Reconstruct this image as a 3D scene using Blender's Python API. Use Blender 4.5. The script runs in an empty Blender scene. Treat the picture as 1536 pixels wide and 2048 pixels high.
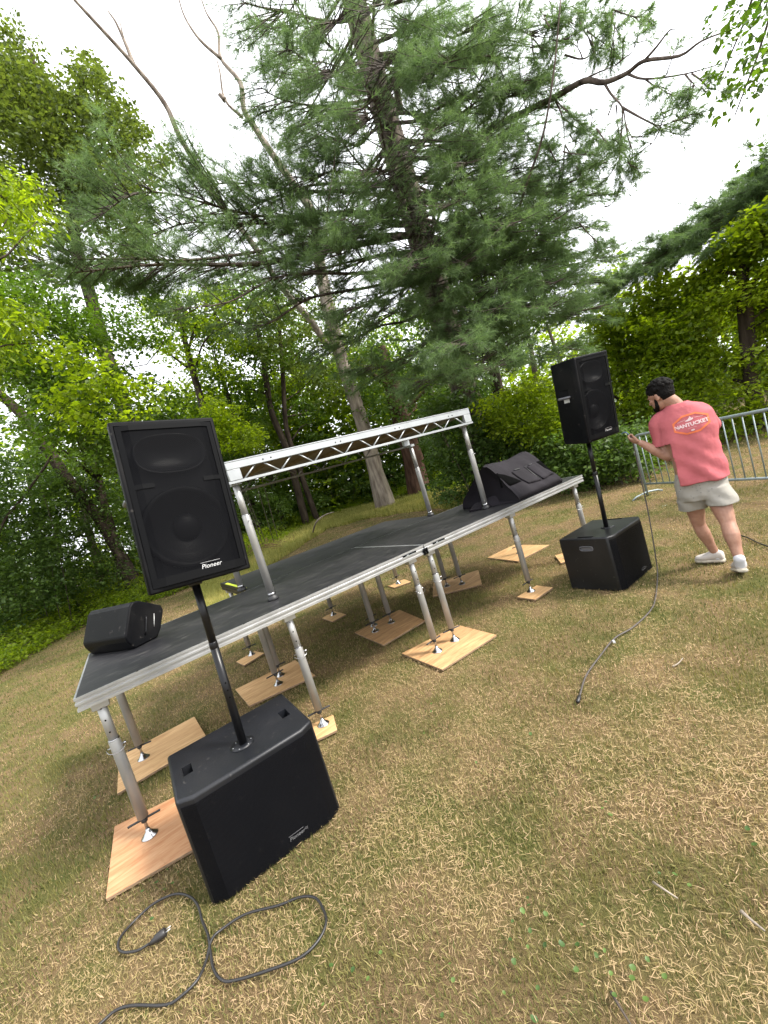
import bpy, bmesh, math, random
import numpy as np
from mathutils import Vector, Matrix
from mathutils.bvhtree import BVHTree

random.seed(7)
RNG = np.random.default_rng(7)
SC = bpy.context.scene
COL = SC.collection

# ------------------------------------------------------------------ camera
CAM = np.array([-2.0254, -2.7600, 1.5761])
YAW, PITCH, ROLL, FPX = 0.5643, -0.0812, -0.2953, 831.13
def _basis():
    cy, sy, cp, sp = math.cos(YAW), math.sin(YAW), math.cos(PITCH), math.sin(PITCH)
    fw = np.array([sy*cp, cy*cp, sp]); rt = np.array([cy, -sy, 0.0]); up = np.cross(rt, fw)
    r = math.cos(ROLL)*rt + math.sin(ROLL)*up
    u = -math.sin(ROLL)*rt + math.cos(ROLL)*up
    return r, u, fw
CR, CU, CF = _basis()
cam_data = bpy.data.cameras.new('camera')
cam = bpy.data.objects.new('camera', cam_data); COL.objects.link(cam)
cam_data.sensor_fit = 'VERTICAL'; cam_data.sensor_height = 24.0
cam_data.lens = FPX/2048*24.0
cam_data.clip_start = 0.05; cam_data.clip_end = 1000
M = Matrix.Identity(4)
for i in range(3):
    M[i][0] = CR[i]; M[i][1] = CU[i]; M[i][2] = -CF[i]; M[i][3] = CAM[i]
cam.matrix_world = M
SC.camera = cam

# ------------------------------------------------------------------ light
SUN_EL, SUN_AZ = math.radians(47), math.radians(142)      # azimuth measured from +Y towards +X
world = bpy.data.worlds.new('World'); SC.world = world; world.use_nodes = True
wn, wl = world.node_tree.nodes, world.node_tree.links
wn.clear()
w_out = wn.new('ShaderNodeOutputWorld'); w_bg = wn.new('ShaderNodeBackground')
w_sky = wn.new('ShaderNodeTexSky'); w_sky.sky_type = 'NISHITA'; w_sky.sun_disc = False
w_sky.sun_elevation = SUN_EL; w_sky.sun_rotation = SUN_AZ
w_sky.air_density = 1.0; w_sky.dust_density = 6.0; w_sky.ozone_density = 1.0
w_hs = wn.new('ShaderNodeHueSaturation'); w_hs.inputs['Saturation'].default_value = 0.22
w_mix = wn.new('ShaderNodeMix'); w_mix.data_type = 'RGBA'
w_mix.inputs[0].default_value = 0.72
w_mix.inputs[7].default_value = (9.0, 9.2, 9.6, 1)        # even cloud cover over the sky
wl.new(w_sky.outputs[0], w_hs.inputs['Color']); wl.new(w_hs.outputs[0], w_mix.inputs[6])
wl.new(w_mix.outputs[2], w_bg.inputs[0]); w_bg.inputs[1].default_value = 0.075
wl.new(w_bg.outputs[0], w_out.inputs[0])
sun_d = bpy.data.lights.new('sun', 'SUN'); sun_d.energy = 1.5; sun_d.angle = math.radians(11)
sun_d.color = (1.0, 0.95, 0.86)
sun = bpy.data.objects.new('sun', sun_d); COL.objects.link(sun)
sdir = Vector((math.sin(SUN_AZ)*math.cos(SUN_EL), math.cos(SUN_AZ)*math.cos(SUN_EL), math.sin(SUN_EL)))
sun.rotation_euler = sdir.to_track_quat('Z', 'Y').to_euler()
sun.location = (0, 0, 30)
SC.view_settings.view_transform = 'Standard'; SC.view_settings.look = 'None'
SC.view_settings.exposure = 2.15; SC.view_settings.gamma = 1.0
SC.view_settings.use_curve_mapping = False
SC.cycles.max_bounces = 7; SC.cycles.diffuse_bounces = 4; SC.cycles.glossy_bounces = 3
SC.cycles.transmission_bounces = 4; SC.cycles.transparent_max_bounces = 8
SC.cycles.caustics_reflective = False; SC.cycles.caustics_refractive = False
SC.cycles.use_denoising = True
SC.cycles.sample_clamp_indirect = 8.0

# ------------------------------------------------------------------ geometry helpers
def ray(px, py):
    return (px-768)/FPX*CR + (1024-py)/FPX*CU + CF
def onz(px, py, z=0.0):
    d = ray(px, py); return CAM + d*((z-CAM[2])/d[2])
def at(px, py, r):
    """world point seen at (px, py) at horizontal distance r from the camera"""
    d = ray(px, py); return CAM + d*(r/math.hypot(d[0], d[1]))
def hsh(ix, iy):
    v = np.sin(ix*127.1 + iy*311.7)*43758.5453
    return v - np.floor(v)
def noise(x, y):
    x = np.asarray(x, float); y = np.asarray(y, float)
    ix, iy = np.floor(x), np.floor(y); fx, fy = x-ix, y-iy
    fx = fx*fx*(3-2*fx); fy = fy*fy*(3-2*fy)
    a, b, c, d = hsh(ix, iy), hsh(ix+1, iy), hsh(ix, iy+1), hsh(ix+1, iy+1)
    return (a*(1-fx)+b*fx)*(1-fy) + (c*(1-fx)+d*fx)*fy
def fbm(x, y, o=3):
    s = 0; a = .5; t = 0
    for k in range(o):
        s = s + a*noise(np.asarray(x)*2**k+13*k, np.asarray(y)*2**k-7*k); t += a; a *= .5
    return s/t
def gz(x, y):
    """ground height: level round the stage, rising gently towards the woods"""
    x = np.asarray(x, float); y = np.asarray(y, float)
    r = np.hypot(x+2.03, y+2.76)
    t = np.clip(r-5.2, 0, None)
    h = .042*t*t/(t+1.2)
    h = np.where(r > 40, h[()] if np.ndim(h) == 0 else h, h)
    h = np.minimum(h, 1.6 + 0*h)
    return h + (.02*(fbm(x*.9, y*.9)-.5) + .05*(fbm(x*.25+5, y*.25)-.5))*np.clip((r-4.8)/2, 0, 1)
def gnd(px, py):
    d = ray(px, py); t = 0.5
    for i in range(4000):
        p = CAM + d*t
        if p[2] <= float(gz(p[0], p[1])): return p
        t *= 1.003
    return p

def new_mesh(name, V, faces, mats=None, smooth=False, mi=None):
    me = bpy.data.meshes.new(name)
    if isinstance(faces, np.ndarray):
        V = np.asarray(V, np.float32); n, k = faces.shape
        me.vertices.add(len(V)); me.vertices.foreach_set('co', V.ravel())
        me.loops.add(n*k); me.loops.foreach_set('vertex_index', faces.astype(np.int32).ravel())
        me.polygons.add(n); me.polygons.foreach_set('loop_start', np.arange(0, n*k, k, dtype=np.int32))
        me.polygons.foreach_set('loop_total', np.full(n, k, np.int32))
        me.update(calc_edges=True)
    else:
        me.from_pydata([tuple(map(float, v)) for v in V], [], [tuple(map(int, f)) for f in faces]); me.update()
    for m in (mats or []): me.materials.append(m)
    if mi is not None: me.polygons.foreach_set('material_index', np.asarray(mi, np.int32))
    if smooth: me.polygons.foreach_set('use_smooth', np.ones(len(me.polygons), bool))
    return me
def attr(me, name, vals):
    a = me.attributes.new(name, 'FLOAT', 'FACE'); a.data.foreach_set('value', np.asarray(vals, np.float32))
def link(name, me, parent=None, loc=None, rot=None):
    o = bpy.data.objects.new(name, me); COL.objects.link(o)
    if parent is not None: o.parent = parent
    if loc is not None: o.location = loc
    if rot is not None: o.rotation_euler = rot
    return o
def thing(name, label, cat, loc=(0, 0, 0), rot=(0, 0, 0), group=None):
    o = link(name, None, None, loc, rot); o['label'] = label; o['category'] = cat
    if group: o['group'] = group
    return o
def tag(o, label, cat, group=None):
    o['label'] = label; o['category'] = cat
    if group: o['group'] = group
    return o
def dup(root, loc=None, rot=None, label=None):
    def rec(o, par):
        c = o.copy(); COL.objects.link(c); c.parent = par
        for ch in [k for k in COL.objects if k.parent == o]: rec(ch, c)
        return c
    r = rec(root, root.parent)
    if loc is not None: r.location = loc
    if rot is not None: r.rotation_euler = rot
    if label: r['label'] = label
    return r

class Bag:
    """collects simple solids into one mesh"""
    def __init__(s): s.V = []; s.F = []; s.S = []; s.n = 0
    def add(s, V, F, smooth=False):
        V = np.asarray(V, float)
        s.V.append(V); s.F += [tuple(i+s.n for i in f) for f in F]; s.S += [smooth]*len(F); s.n += len(V); return s
    def box(s, lo, hi, R=None, c=None):
        x0, y0, z0 = lo; x1, y1, z1 = hi
        V = np.array([(x0,y0,z0),(x1,y0,z0),(x1,y1,z0),(x0,y1,z0),(x0,y0,z1),(x1,y0,z1),(x1,y1,z1),(x0,y1,z1)], float)
        if R is not None: V = (R @ V.T).T
        if c is not None: V = V + np.asarray(c)
        return s.add(V, [(0,3,2,1),(4,5,6,7),(0,1,5,4),(1,2,6,5),(2,3,7,6),(3,0,4,7)])
    def tube(s, P, rad, n=10, cap=True, smooth=True):
        V, F = tube_vf(P, rad, n, cap); return s.add(V, F, smooth)
    def lathe(s, prof, n=20, c=(0,0,0), axis='z', smooth=True):
        V = []; 
        for r_, h in prof:
            for k in range(n):
                a = 2*math.pi*k/n
                p = (r_*math.cos(a), r_*math.sin(a), h)
                if axis == 'y': p = (p[0], h, p[1])
                V.append((p[0]+c[0], p[1]+c[1], p[2]+c[2]))
        F = []
        for j in range(len(prof)-1):
            for k in range(n):
                a, b = j*n+k, j*n+(k+1) % n
                F.append((a, b, b+n, a+n) if axis == 'z' else (a, a+n, b+n, b))
        F.append(tuple(range(n))[::-1] if axis == 'z' else tuple(range(n)))
        F.append(tuple(range((len(prof)-1)*n, len(prof)*n)) if axis == 'z' else tuple(range((len(prof)-1)*n, len(prof)*n))[::-1])
        return s.add(V, F, smooth)
    def prism(s, poly, z0, z1):
        n = len(poly)
        V = [(x, y, z0) for x, y in poly] + [(x, y, z1) for x, y in poly]
        F = [tuple(range(n))[::-1], tuple(range(n, 2*n))] + [(i, (i+1) % n, (i+1) % n+n, i+n) for i in range(n)]
        return s.add(V, F)
    def mesh(s, name, mats, bevel=0, segs=2, ang=30):
        me = bpy.data.meshes.new(name)
        me.from_pydata(np.concatenate(s.V).tolist(), [], s.F); me.update()
        me.polygons.foreach_set('use_smooth', np.array(s.S, bool))
        if bevel:
            bm = bmesh.new(); bm.from_mesh(me)
            bmesh.ops.recalc_face_normals(bm, faces=bm.faces)
            ed = [e for e in bm.edges if len(e.link_faces) == 2 and e.calc_face_angle(0) > math.radians(ang)]
            res = bmesh.ops.bevel(bm, geom=ed, offset=bevel, segments=segs, affect='EDGES', profile=.5, clamp_overlap=True)
            for f in res['faces']: f.smooth = True
            bm.to_mesh(me); bm.free()
        for m in (mats if isinstance(mats, (list, tuple)) else [mats]): me.materials.append(m)
        return me
    def obj(s, name, mats, parent=None, bevel=0, segs=2, loc=None, rot=None):
        return link(name, s.mesh(name, mats, bevel, segs), parent, loc, rot)
def frames(P):
    P = np.asarray(P, float); T = np.gradient(P, axis=0); T /= (np.linalg.norm(T, axis=1)[:, None]+1e-9)
    ref = np.array([0, 0, 1.]) if abs(T[0][2]) < .9 else np.array([1., 0, 0])
    N = []; 
    n = np.cross(T[0], ref); n /= np.linalg.norm(n)
    for t in T:
        n = n - t*(n@t); n /= (np.linalg.norm(n)+1e-9); N.append(n.copy())
    N = np.array(N); return T, N, np.cross(T, N)
def tube_vf(P, rad, n=10, cap=True):
    P = np.asarray(P, float); rad = np.broadcast_to(np.asarray(rad, float), (len(P),))
    T, N, B = frames(P); a = np.arange(n)*2*math.pi/n
    V = (P[:, None] + rad[:, None, None]*(np.cos(a)[None, :, None]*N[:, None] + np.sin(a)[None, :, None]*B[:, None])).reshape(-1, 3)
    F = []
    for j in range(len(P)-1):
        for k in range(n):
            p, q = j*n+k, j*n+(k+1) % n; F.append((p, q, q+n, p+n))
    if cap: F += [tuple(range(n))[::-1], tuple(range((len(P)-1)*n, len(P)*n))]
    return V, F
def spline(P, m=6):
    """Catmull-Rom through the points"""
    P = np.asarray(P, float); Q = np.vstack([2*P[0]-P[1], P, 2*P[-1]-P[-2]]); o = []
    for i in range(1, len(Q)-2):
        for k in range(m):
            t = k/m; a, b, c, d = Q[i-1], Q[i], Q[i+1], Q[i+2]
            o.append(.5*((2*b)+(-a+c)*t+(2*a-5*b+4*c-d)*t*t+(-a+3*b-3*c+d)*t**3))
    o.append(P[-1]); return np.array(o)
def rotz(a):
    c, s = math.cos(a), math.sin(a); return np.array([[c, -s, 0], [s, c, 0], [0, 0, 1.]])
def text_mesh(name, body, size, mat, extrude=0.0, shear=0.0, spacing=1.0, bold=0.0):
    cu = bpy.data.curves.new(name, 'FONT'); cu.body = body; cu.size = size; cu.extrude = extrude
    cu.align_x = 'CENTER'; cu.align_y = 'CENTER'; cu.shear = shear; cu.space_character = spacing; cu.offset = bold
    cu.resolution_u = 3
    o = bpy.data.objects.new(name, cu); COL.objects.link(o)
    dg = bpy.context.evaluated_depsgraph_get(); dg.update()
    me = bpy.data.meshes.new_from_object(o.evaluated_get(dg))
    bpy.data.objects.remove(o); me.name = name
    me.materials.clear(); me.materials.append(mat); return me
def evaluated(o):
    dg = bpy.context.evaluated_depsgraph_get(); dg.update()
    return bpy.data.meshes.new_from_object(o.evaluated_get(dg))
def cut(o, cutters):
    """boolean-cut meshes out of o, leaving plain geometry"""
    cs = []
    for c in cutters:
        co = link('cutter', c.mesh('cutter', o.data.materials[0])); cs.append(co)
        md = o.modifiers.new('b', 'BOOLEAN'); md.operation = 'DIFFERENCE'; md.object = co; md.solver = 'EXACT'
    old_par = o.parent
    me = evaluated(o); o.modifiers.clear(); o.data = me
    for c in cs: bpy.data.objects.remove(c)
    return o

# ------------------------------------------------------------------ materials
def mat(name, col, rough=.6, metal=0.0, spec=.5, noise_scale=0, noise_amt=0.0, col2=None, bump=0.0, bump_scale=80, bump_dist=.002, stretch=None, coat=0, specks=0):
    m = bpy.data.materials.new(name); m.use_nodes = True; nt = m.node_tree; N, L = nt.nodes, nt.links
    b = N['Principled BSDF']
    b.inputs['Base Color'].default_value = (*col, 1); b.inputs['Roughness'].default_value = rough
    b.inputs['Metallic'].default_value = metal; b.inputs['Specular IOR Level'].default_value = spec
    if coat: b.inputs['Coat Weight'].default_value = coat
    tc = N.new('ShaderNodeTexCoord'); src = tc.outputs['Object']
    if stretch:
        mp = N.new('ShaderNodeMapping'); mp.inputs['Scale'].default_value = stretch
        L.new(src, mp.inputs[0]); src = mp.outputs[0]
    if noise_scale:
        n = N.new('ShaderNodeTexNoise'); n.inputs['Scale'].default_value = noise_scale; n.inputs['Detail'].default_value = 5
        L.new(src, n.inputs['Vector'])
        r = N.new('ShaderNodeValToRGB'); r.color_ramp.elements[0].position = .35; r.color_ramp.elements[1].position = .68
        c2 = col2 or tuple(c*(1-noise_amt) for c in col)
        r.color_ramp.elements[0].color = (*c2, 1); r.color_ramp.elements[1].color = (*col, 1)
        L.new(n.outputs[0], r.inputs[0]); L.new(r.outputs[0], b.inputs['Base Color'])
    if specks:
        n3 = N.new('ShaderNodeTexNoise'); n3.inputs['Scale'].default_value = specks; n3.inputs['Detail'].default_value = 3
        L.new(tc.outputs['Object'], n3.inputs['Vector'])
        r3 = N.new('ShaderNodeValToRGB'); r3.color_ramp.elements[0].position = .66; r3.color_ramp.elements[1].position = .72
        L.new(n3.outputs[0], r3.inputs[0])
        n4 = N.new('ShaderNodeTexNoise'); n4.inputs['Scale'].default_value = 3.5; n4.inputs['Detail'].default_value = 4
        L.new(tc.outputs['Object'], n4.inputs['Vector'])
        r4 = N.new('ShaderNodeValToRGB'); r4.color_ramp.elements[0].position = .45; r4.color_ramp.elements[1].position = .8
        r4.color_ramp.elements[1].color = (.35, .35, .35, 1); L.new(n4.outputs[0], r4.inputs[0])
        ms = N.new('ShaderNodeMath'); ms.operation = 'MAXIMUM'; L.new(r3.outputs[0], ms.inputs[0]); L.new(r4.outputs[0], ms.inputs[1])
        mq = N.new('ShaderNodeMath'); mq.operation = 'MULTIPLY'; mq.inputs[1].default_value = .22; L.new(ms.outputs[0], mq.inputs[0])
        mxs = N.new('ShaderNodeMix'); mxs.data_type = 'RGBA'; L.new(mq.outputs[0], mxs.inputs[0]); mxs.inputs[7].default_value = (.12, .11, .10, 1)
        if noise_scale: L.new(r.outputs[0], mxs.inputs[6])
        else: mxs.inputs[6].default_value = (*col, 1)
        L.new(mxs.outputs[2], b.inputs['Base Color'])
    if bump:
        n2 = N.new('ShaderNodeTexNoise'); n2.inputs['Scale'].default_value = bump_scale; n2.inputs['Detail'].default_value = 4
        L.new(src, n2.inputs['Vector'])
        bp = N.new('ShaderNodeBump'); bp.inputs['Strength'].default_value = bump; bp.inputs['Distance'].default_value = bump_dist
        L.new(n2.outputs[0], bp.inputs['Height']); L.new(bp.outputs[0], b.inputs['Normal'])
    return m
def leaf_mat(name, dark, light, trans=.4, rough=.45, spec=.35, tcol=(.9, 1.0, .35), mid=None):
    m = bpy.data.materials.new(name); m.use_nodes = True; nt = m.node_tree; N, L = nt.nodes, nt.links
    b = N['Principled BSDF']; b.inputs['Roughness'].default_value = rough; b.inputs['Specular IOR Level'].default_value = spec
    a = N.new('ShaderNodeAttribute'); a.attribute_name = 'tone'
    r = N.new('ShaderNodeValToRGB'); r.color_ramp.elements[0].color = (*dark, 1); r.color_ramp.elements[1].color = (*light, 1)
    if mid: e_ = r.color_ramp.elements.new(mid[0]); e_.color = (*mid[1], 1)
    L.new(a.outputs['Fac'], r.inputs[0]); L.new(r.outputs[0], b.inputs['Base Color'])
    if trans:
        t = N.new('ShaderNodeBsdfTranslucent'); mx = N.new('ShaderNodeMixShader'); mx.inputs[0].default_value = trans
        mu = N.new('ShaderNodeMix'); mu.data_type = 'RGBA'; mu.blend_type = 'MULTIPLY'; mu.inputs[0].default_value = 1
        L.new(r.outputs[0], mu.inputs[6]); mu.inputs[7].default_value = (*[c*1.6 for c in tcol], 1)
        L.new(mu.outputs[2], t.inputs[0]); L.new(b.outputs[0], mx.inputs[1]); L.new(t.outputs[0], mx.inputs[2])
        L.new(mx.outputs[0], N['Material Output'].inputs[0])
    return m
def bark_mat(name, c1, c2, scale=14):
    m = mat(name, c1, .9, noise_scale=scale, col2=c2, spec=.15, stretch=(1, 1, .22), bump=.9, bump_scale=scale*1.6, bump_dist=.03)
    return m
def ply_mat(name, c1, c2, rz=0):
    m = bpy.data.materials.new(name); m.use_nodes = True; nt = m.node_tree; N, L = nt.nodes, nt.links
    b = N['Principled BSDF']; b.inputs['Roughness'].default_value = .65; b.inputs['Specular IOR Level'].default_value = .3
    tc = N.new('ShaderNodeTexCoord'); mp = N.new('ShaderNodeMapping'); mp.inputs['Scale'].default_value = (1.0, 7.0, 1.0)
    mp.inputs['Rotation'].default_value = (0, 0, rz)
    L.new(tc.outputs['Object'], mp.inputs[0])
    n = N.new('ShaderNodeTexNoise'); n.inputs['Scale'].default_value = 3.2; n.inputs['Detail'].default_value = 6; n.inputs['Distortion'].default_value = 1.3
    L.new(mp.outputs[0], n.inputs['Vector'])
    w = N.new('ShaderNodeTexNoise'); w.inputs['Scale'].default_value = 26; w.inputs['Detail'].default_value = 3
    L.new(mp.outputs[0], w.inputs['Vector'])
    ad = N.new('ShaderNodeMath'); ad.operation = 'MULTIPLY_ADD'; ad.inputs[1].default_value = .28
    L.new(w.outputs[0], ad.inputs[0]); L.new(n.outputs[0], ad.inputs[2])
    r = N.new('ShaderNodeValToRGB'); r.color_ramp.elements[0].position = .45; r.color_ramp.elements[1].position = .85
    r.color_ramp.elements[0].color = (*c2, 1); r.color_ramp.elements[1].color = (*c1, 1)
    L.new(ad.outputs[0], r.inputs[0])
    v = N.new('ShaderNodeTexNoise'); v.inputs['Scale'].default_value = 9; v.inputs['Detail'].default_value = 1
    L.new(tc.outputs['Object'], v.inputs['Vector'])
    k = N.new('ShaderNodeValToRGB'); k.color_ramp.elements[0].position = .22; k.color_ramp.elements[1].position = .30
    k.color_ramp.elements[0].color = (.35, .22, .13, 1); k.color_ramp.elements[1].color = (1, 1, 1, 1)
    L.new(v.outputs[0], k.inputs[0])
    mu = N.new('ShaderNodeMix'); mu.data_type = 'RGBA'; mu.blend_type = 'MULTIPLY'; mu.inputs[0].default_value = .6
    L.new(r.outputs[0], mu.inputs[6]); L.new(k.outputs[0], mu.inputs[7]); L.new(mu.outputs[2], b.inputs['Base Color'])
    bp = N.new('ShaderNodeBump'); bp.inputs['Strength'].default_value = .3; bp.inputs['Distance'].default_value = .002
    L.new(w.outputs[0], bp.inputs['Height']); L.new(bp.outputs[0], b.inputs['Normal'])
    return m
def grille_mat(name, pitch=.0075, cover=.62):
    """perforated steel: round holes in staggered rows"""
    m = bpy.data.materials.new(name); m.use_nodes = True; nt = m.node_tree; N, L = nt.nodes, nt.links
    b = N['Principled BSDF']; b.inputs['Base Color'].default_value = (.0038, .0040, .0052, 1); b.inputs['Roughness'].default_value = .55; b.inputs['Specular IOR Level'].default_value = .06
    tc = N.new('ShaderNodeTexCoord'); sp = N.new('ShaderNodeSeparateXYZ'); L.new(tc.outputs['Object'], sp.inputs[0])
    def mth(op, a, b_=None, c=None):
        n = N.new('ShaderNodeMath'); n.operation = op
        for i, v in enumerate((a, b_, c)):
            if v is None: continue
            if isinstance(v, (int, float)): n.inputs[i].default_value = v
            else: L.new(v, n.inputs[i])
        return n.outputs[0]
    ry = mth('DIVIDE', sp.outputs['Z'], pitch*.5)
    row = mth('FLOOR', ry); odd = mth('MULTIPLY', mth('MODULO', mth('ABSOLUTE', row), 2.0), .5)
    fx = mth('FRACT', mth('ADD', mth('DIVIDE', sp.outputs['X'], pitch), odd))
    dx = mth('SUBTRACT', fx, .5); dy = mth('MULTIPLY', mth('SUBTRACT', mth('FRACT', ry), .5), .75)
    d = mth('SQRT', mth('ADD', mth('MULTIPLY', dx, dx), mth('MULTIPLY', dy, dy)))
    hole = mth('LESS_THAN', d, cover*.5)
    tr = N.new('ShaderNodeBsdfTransparent'); mx = N.new('ShaderNodeMixShader')
    L.new(hole, mx.inputs[0]); L.new(b.outputs[0], mx.inputs[1]); L.new(tr.outputs[0], mx.inputs[2])
    L.new(mx.outputs[0], N['Material Output'].inputs[0]); return m

MT = {}
MT['alu'] = mat('aluminium', (.50, .51, .52), .36, .7, noise_scale=6, noise_amt=.22, bump=.15, bump_scale=60)
MT['alu_leg'] = mat('aluminium_tube', (.42, .42, .41), .42, .45, noise_scale=9, noise_amt=.25, stretch=(1, 1, .35), bump=.12, bump_scale=60)
MT['chrome'] = mat('chrome', (.42, .42, .43), .25, 1.0)
MT['white_alu'] = mat('pale_aluminium', (.38, .40, .41), .42, .45, noise_scale=8, noise_amt=.15)
MT['black'] = mat('black_rubber', (.015, .015, .016), .55)
MT['hole'] = mat('dark_hole', (.004, .004, .004), .95, spec=.02)
MT['paint'] = mat('textured_black_paint', specks=38, col=(.0065, .0075, .0105), rough=.42, spec=.38, bump=.55, bump_scale=420, bump_dist=.0012, noise_scale=5, noise_amt=.3)
MT['cabinet'] = mat('black_cabinet_paint', specks=26, col=(.002, .0022, .003), rough=.5, spec=.10, bump=.4, bump_scale=500, bump_dist=.001)
MT['grille'] = grille_mat('perforated_grille')
MT['grille_fine'] = grille_mat('fine_perforated_grille', .006, .55)
MT['grille_rim'] = mat('grille_rim', (.0032, .0034, .004), .55, spec=.08)
MT['cone'] = mat('speaker_cone', (.0028, .0028, .0034), .5, spec=.10)
MT['horn'] = mat('horn_plastic', (.0026, .0028, .0038), .45, spec=.16)
MT['dim_logo'] = mat('worn_grey_logo', (.11, .11, .115), .5)
MT['logo'] = mat('silver_logo', (.5, .5, .5), .35, .4)
MT['pole'] = mat('black_pole_paint', (.006, .006, .007), .32, spec=.3, noise_scale=30, noise_amt=.2)
MT['grip'] = mat('handle_highlight_grey', (.10, .10, .11), .4)  # grey puts the highlights of black handles and grips into the colour
MT['yellow'] = mat('yellow_tape', (.62, .72, .06), .5)
MT['cable'] = mat('cable_rubber', (.016, .015, .015), .45)
MT['cable_warm'] = mat('dusty_cable', (.06, .05, .045), .6)
MT['fabric'] = mat('black_cover_cloth', (.013, .0108, .0145), .85, spec=.25, bump=.5, bump_scale=160, bump_dist=.002, noise_scale=4, noise_amt=.3)
MT['galv'] = mat('galvanised_steel', (.27, .32, .33), .5, .35, noise_scale=20, noise_amt=.2)
def deck_mat():
    m = mat('phenolic_deck', (.030, .031, .036), .42, spec=.36, bump=.25, bump_scale=300, bump_dist=.0008)
    nt = m.node_tree; N, L = nt.nodes, nt.links; b = N['Principled BSDF']
    tc = N.new('ShaderNodeTexCoord')
    n = N.new('ShaderNodeTexNoise'); n.inputs['Scale'].default_value = 2.6; n.inputs['Detail'].default_value = 7; n.inputs['Roughness'].default_value = .65
    L.new(tc.outputs['Object'], n.inputs['Vector'])
    mp = N.new('ShaderNodeMapping'); mp.inputs['Scale'].default_value = (2.2, 22, 1); mp.inputs['Rotation'].default_value = (0, 0, .35)
    L.new(tc.outputs['Object'], mp.inputs[0])
    s = N.new('ShaderNodeTexNoise'); s.inputs['Scale'].default_value = 3.0; s.inputs['Detail'].default_value = 2
    L.new(mp.outputs[0], s.inputs['Vector'])
    rs = N.new('ShaderNodeValToRGB'); rs.color_ramp.elements[0].position = .60; rs.color_ramp.elements[1].position = .68
    L.new(s.outputs[0], rs.inputs[0])
    r = N.new('ShaderNodeValToRGB'); r.color_ramp.elements[0].position = .3; r.color_ramp.elements[1].position = .75
    r.color_ramp.elements[0].color = (.007, .0075, .0095, 1); r.color_ramp.elements[1].color = (.024, .023, .025, 1)
    L.new(n.outputs[0], r.inputs[0])
    mx = N.new('ShaderNodeMix'); mx.data_type = 'RGBA'
    mu = N.new('ShaderNodeMath'); mu.operation = 'MULTIPLY'; mu.inputs[1].default_value = .75
    L.new(rs.outputs[0], mu.inputs[0]); L.new(mu.outputs[0], mx.inputs[0])
    L.new(r.outputs[0], mx.inputs[6]); mx.inputs[7].default_value = (.10, .095, .085, 1)
    L.new(mx.outputs[2], b.inputs['Base Color'])
    rr = N.new('ShaderNodeMapRange'); rr.inputs[3].default_value = .36; rr.inputs[4].default_value = .58
    L.new(n.outputs[0], rr.inputs[0]); L.new(rr.outputs[0], b.inputs['Roughness'])
    return m
MT['deck'] = deck_mat()
MT['ply_under'] = ply_mat('underside_plywood', (.34, .28, .20), (.22, .17, .12))
MT['bark_pine'] = bark_mat('pine_bark', (.15, .12, .10), (.045, .034, .029), 9)
MT['bark_pale'] = bark_mat('pale_bark', (.36, .31, .26), (.15, .12, .10), 8)
MT['bark_dark'] = bark_mat('dark_bark', (.085, .065, .050), (.030, .022, .017), 8)
MT['bark_red'] = bark_mat('reddish_bark', (.13, .075, .055), (.05, .028, .02), 8)
MT['twig'] = mat('twig_bark', (.06, .045, .035), .85)
MT['dead'] = mat('dead_wood', (.30, .25, .20), .85, noise_scale=20, noise_amt=.4)
MT['leaf'] = leaf_mat('broad_leaf', (.040, .080, .014), (.155, .24, .032), .48)
MT['leaf_dark'] = leaf_mat('understory_leaf', (.042, .082, .018), (.145, .225, .052), .42, .45, .35, (.9, 1, .4))
MT['leaf_bright'] = leaf_mat('bright_leaf', (.085, .145, .012), (.33, .42, .035), .62, tcol=(1, 1, .25))
MT['leaf_olive'] = leaf_mat('olive_leaf', (.045, .075, .020), (.16, .21, .055), .4, tcol=(1, 1, .4))
MT['needle'] = leaf_mat('pine_needle', (.062, .108, .040), (.175, .255, .105), .42, .5, .3, (.95, 1, .7))
MT['grass'] = leaf_mat('grass_blade', (.055, .082, .022), (.49, .345, .215), .25, .6, .15, (1, .95, .5), (.42, (.245, .215, .08)))
MT['tall_grass'] = leaf_mat('tall_grass_blade', (.15, .19, .04), (.50, .45, .17), .35, .6, .15, (1, .95, .5))
MT['weed'] = leaf_mat('weed_leaf', (.045, .09, .025), (.12, .19, .045), .3)

MT['alu_darker'] = mat('darker_aluminium', (.22, .22, .19), .5, .5, noise_scale=9, noise_amt=.3)

MT['gloss_paint'] = mat('worn_glossy_black_paint', (.0065, .007, .009), .40, spec=.40, bump=.25, bump_scale=420, bump_dist=.0008, noise_scale=5, noise_amt=.3, specks=30)

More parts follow.
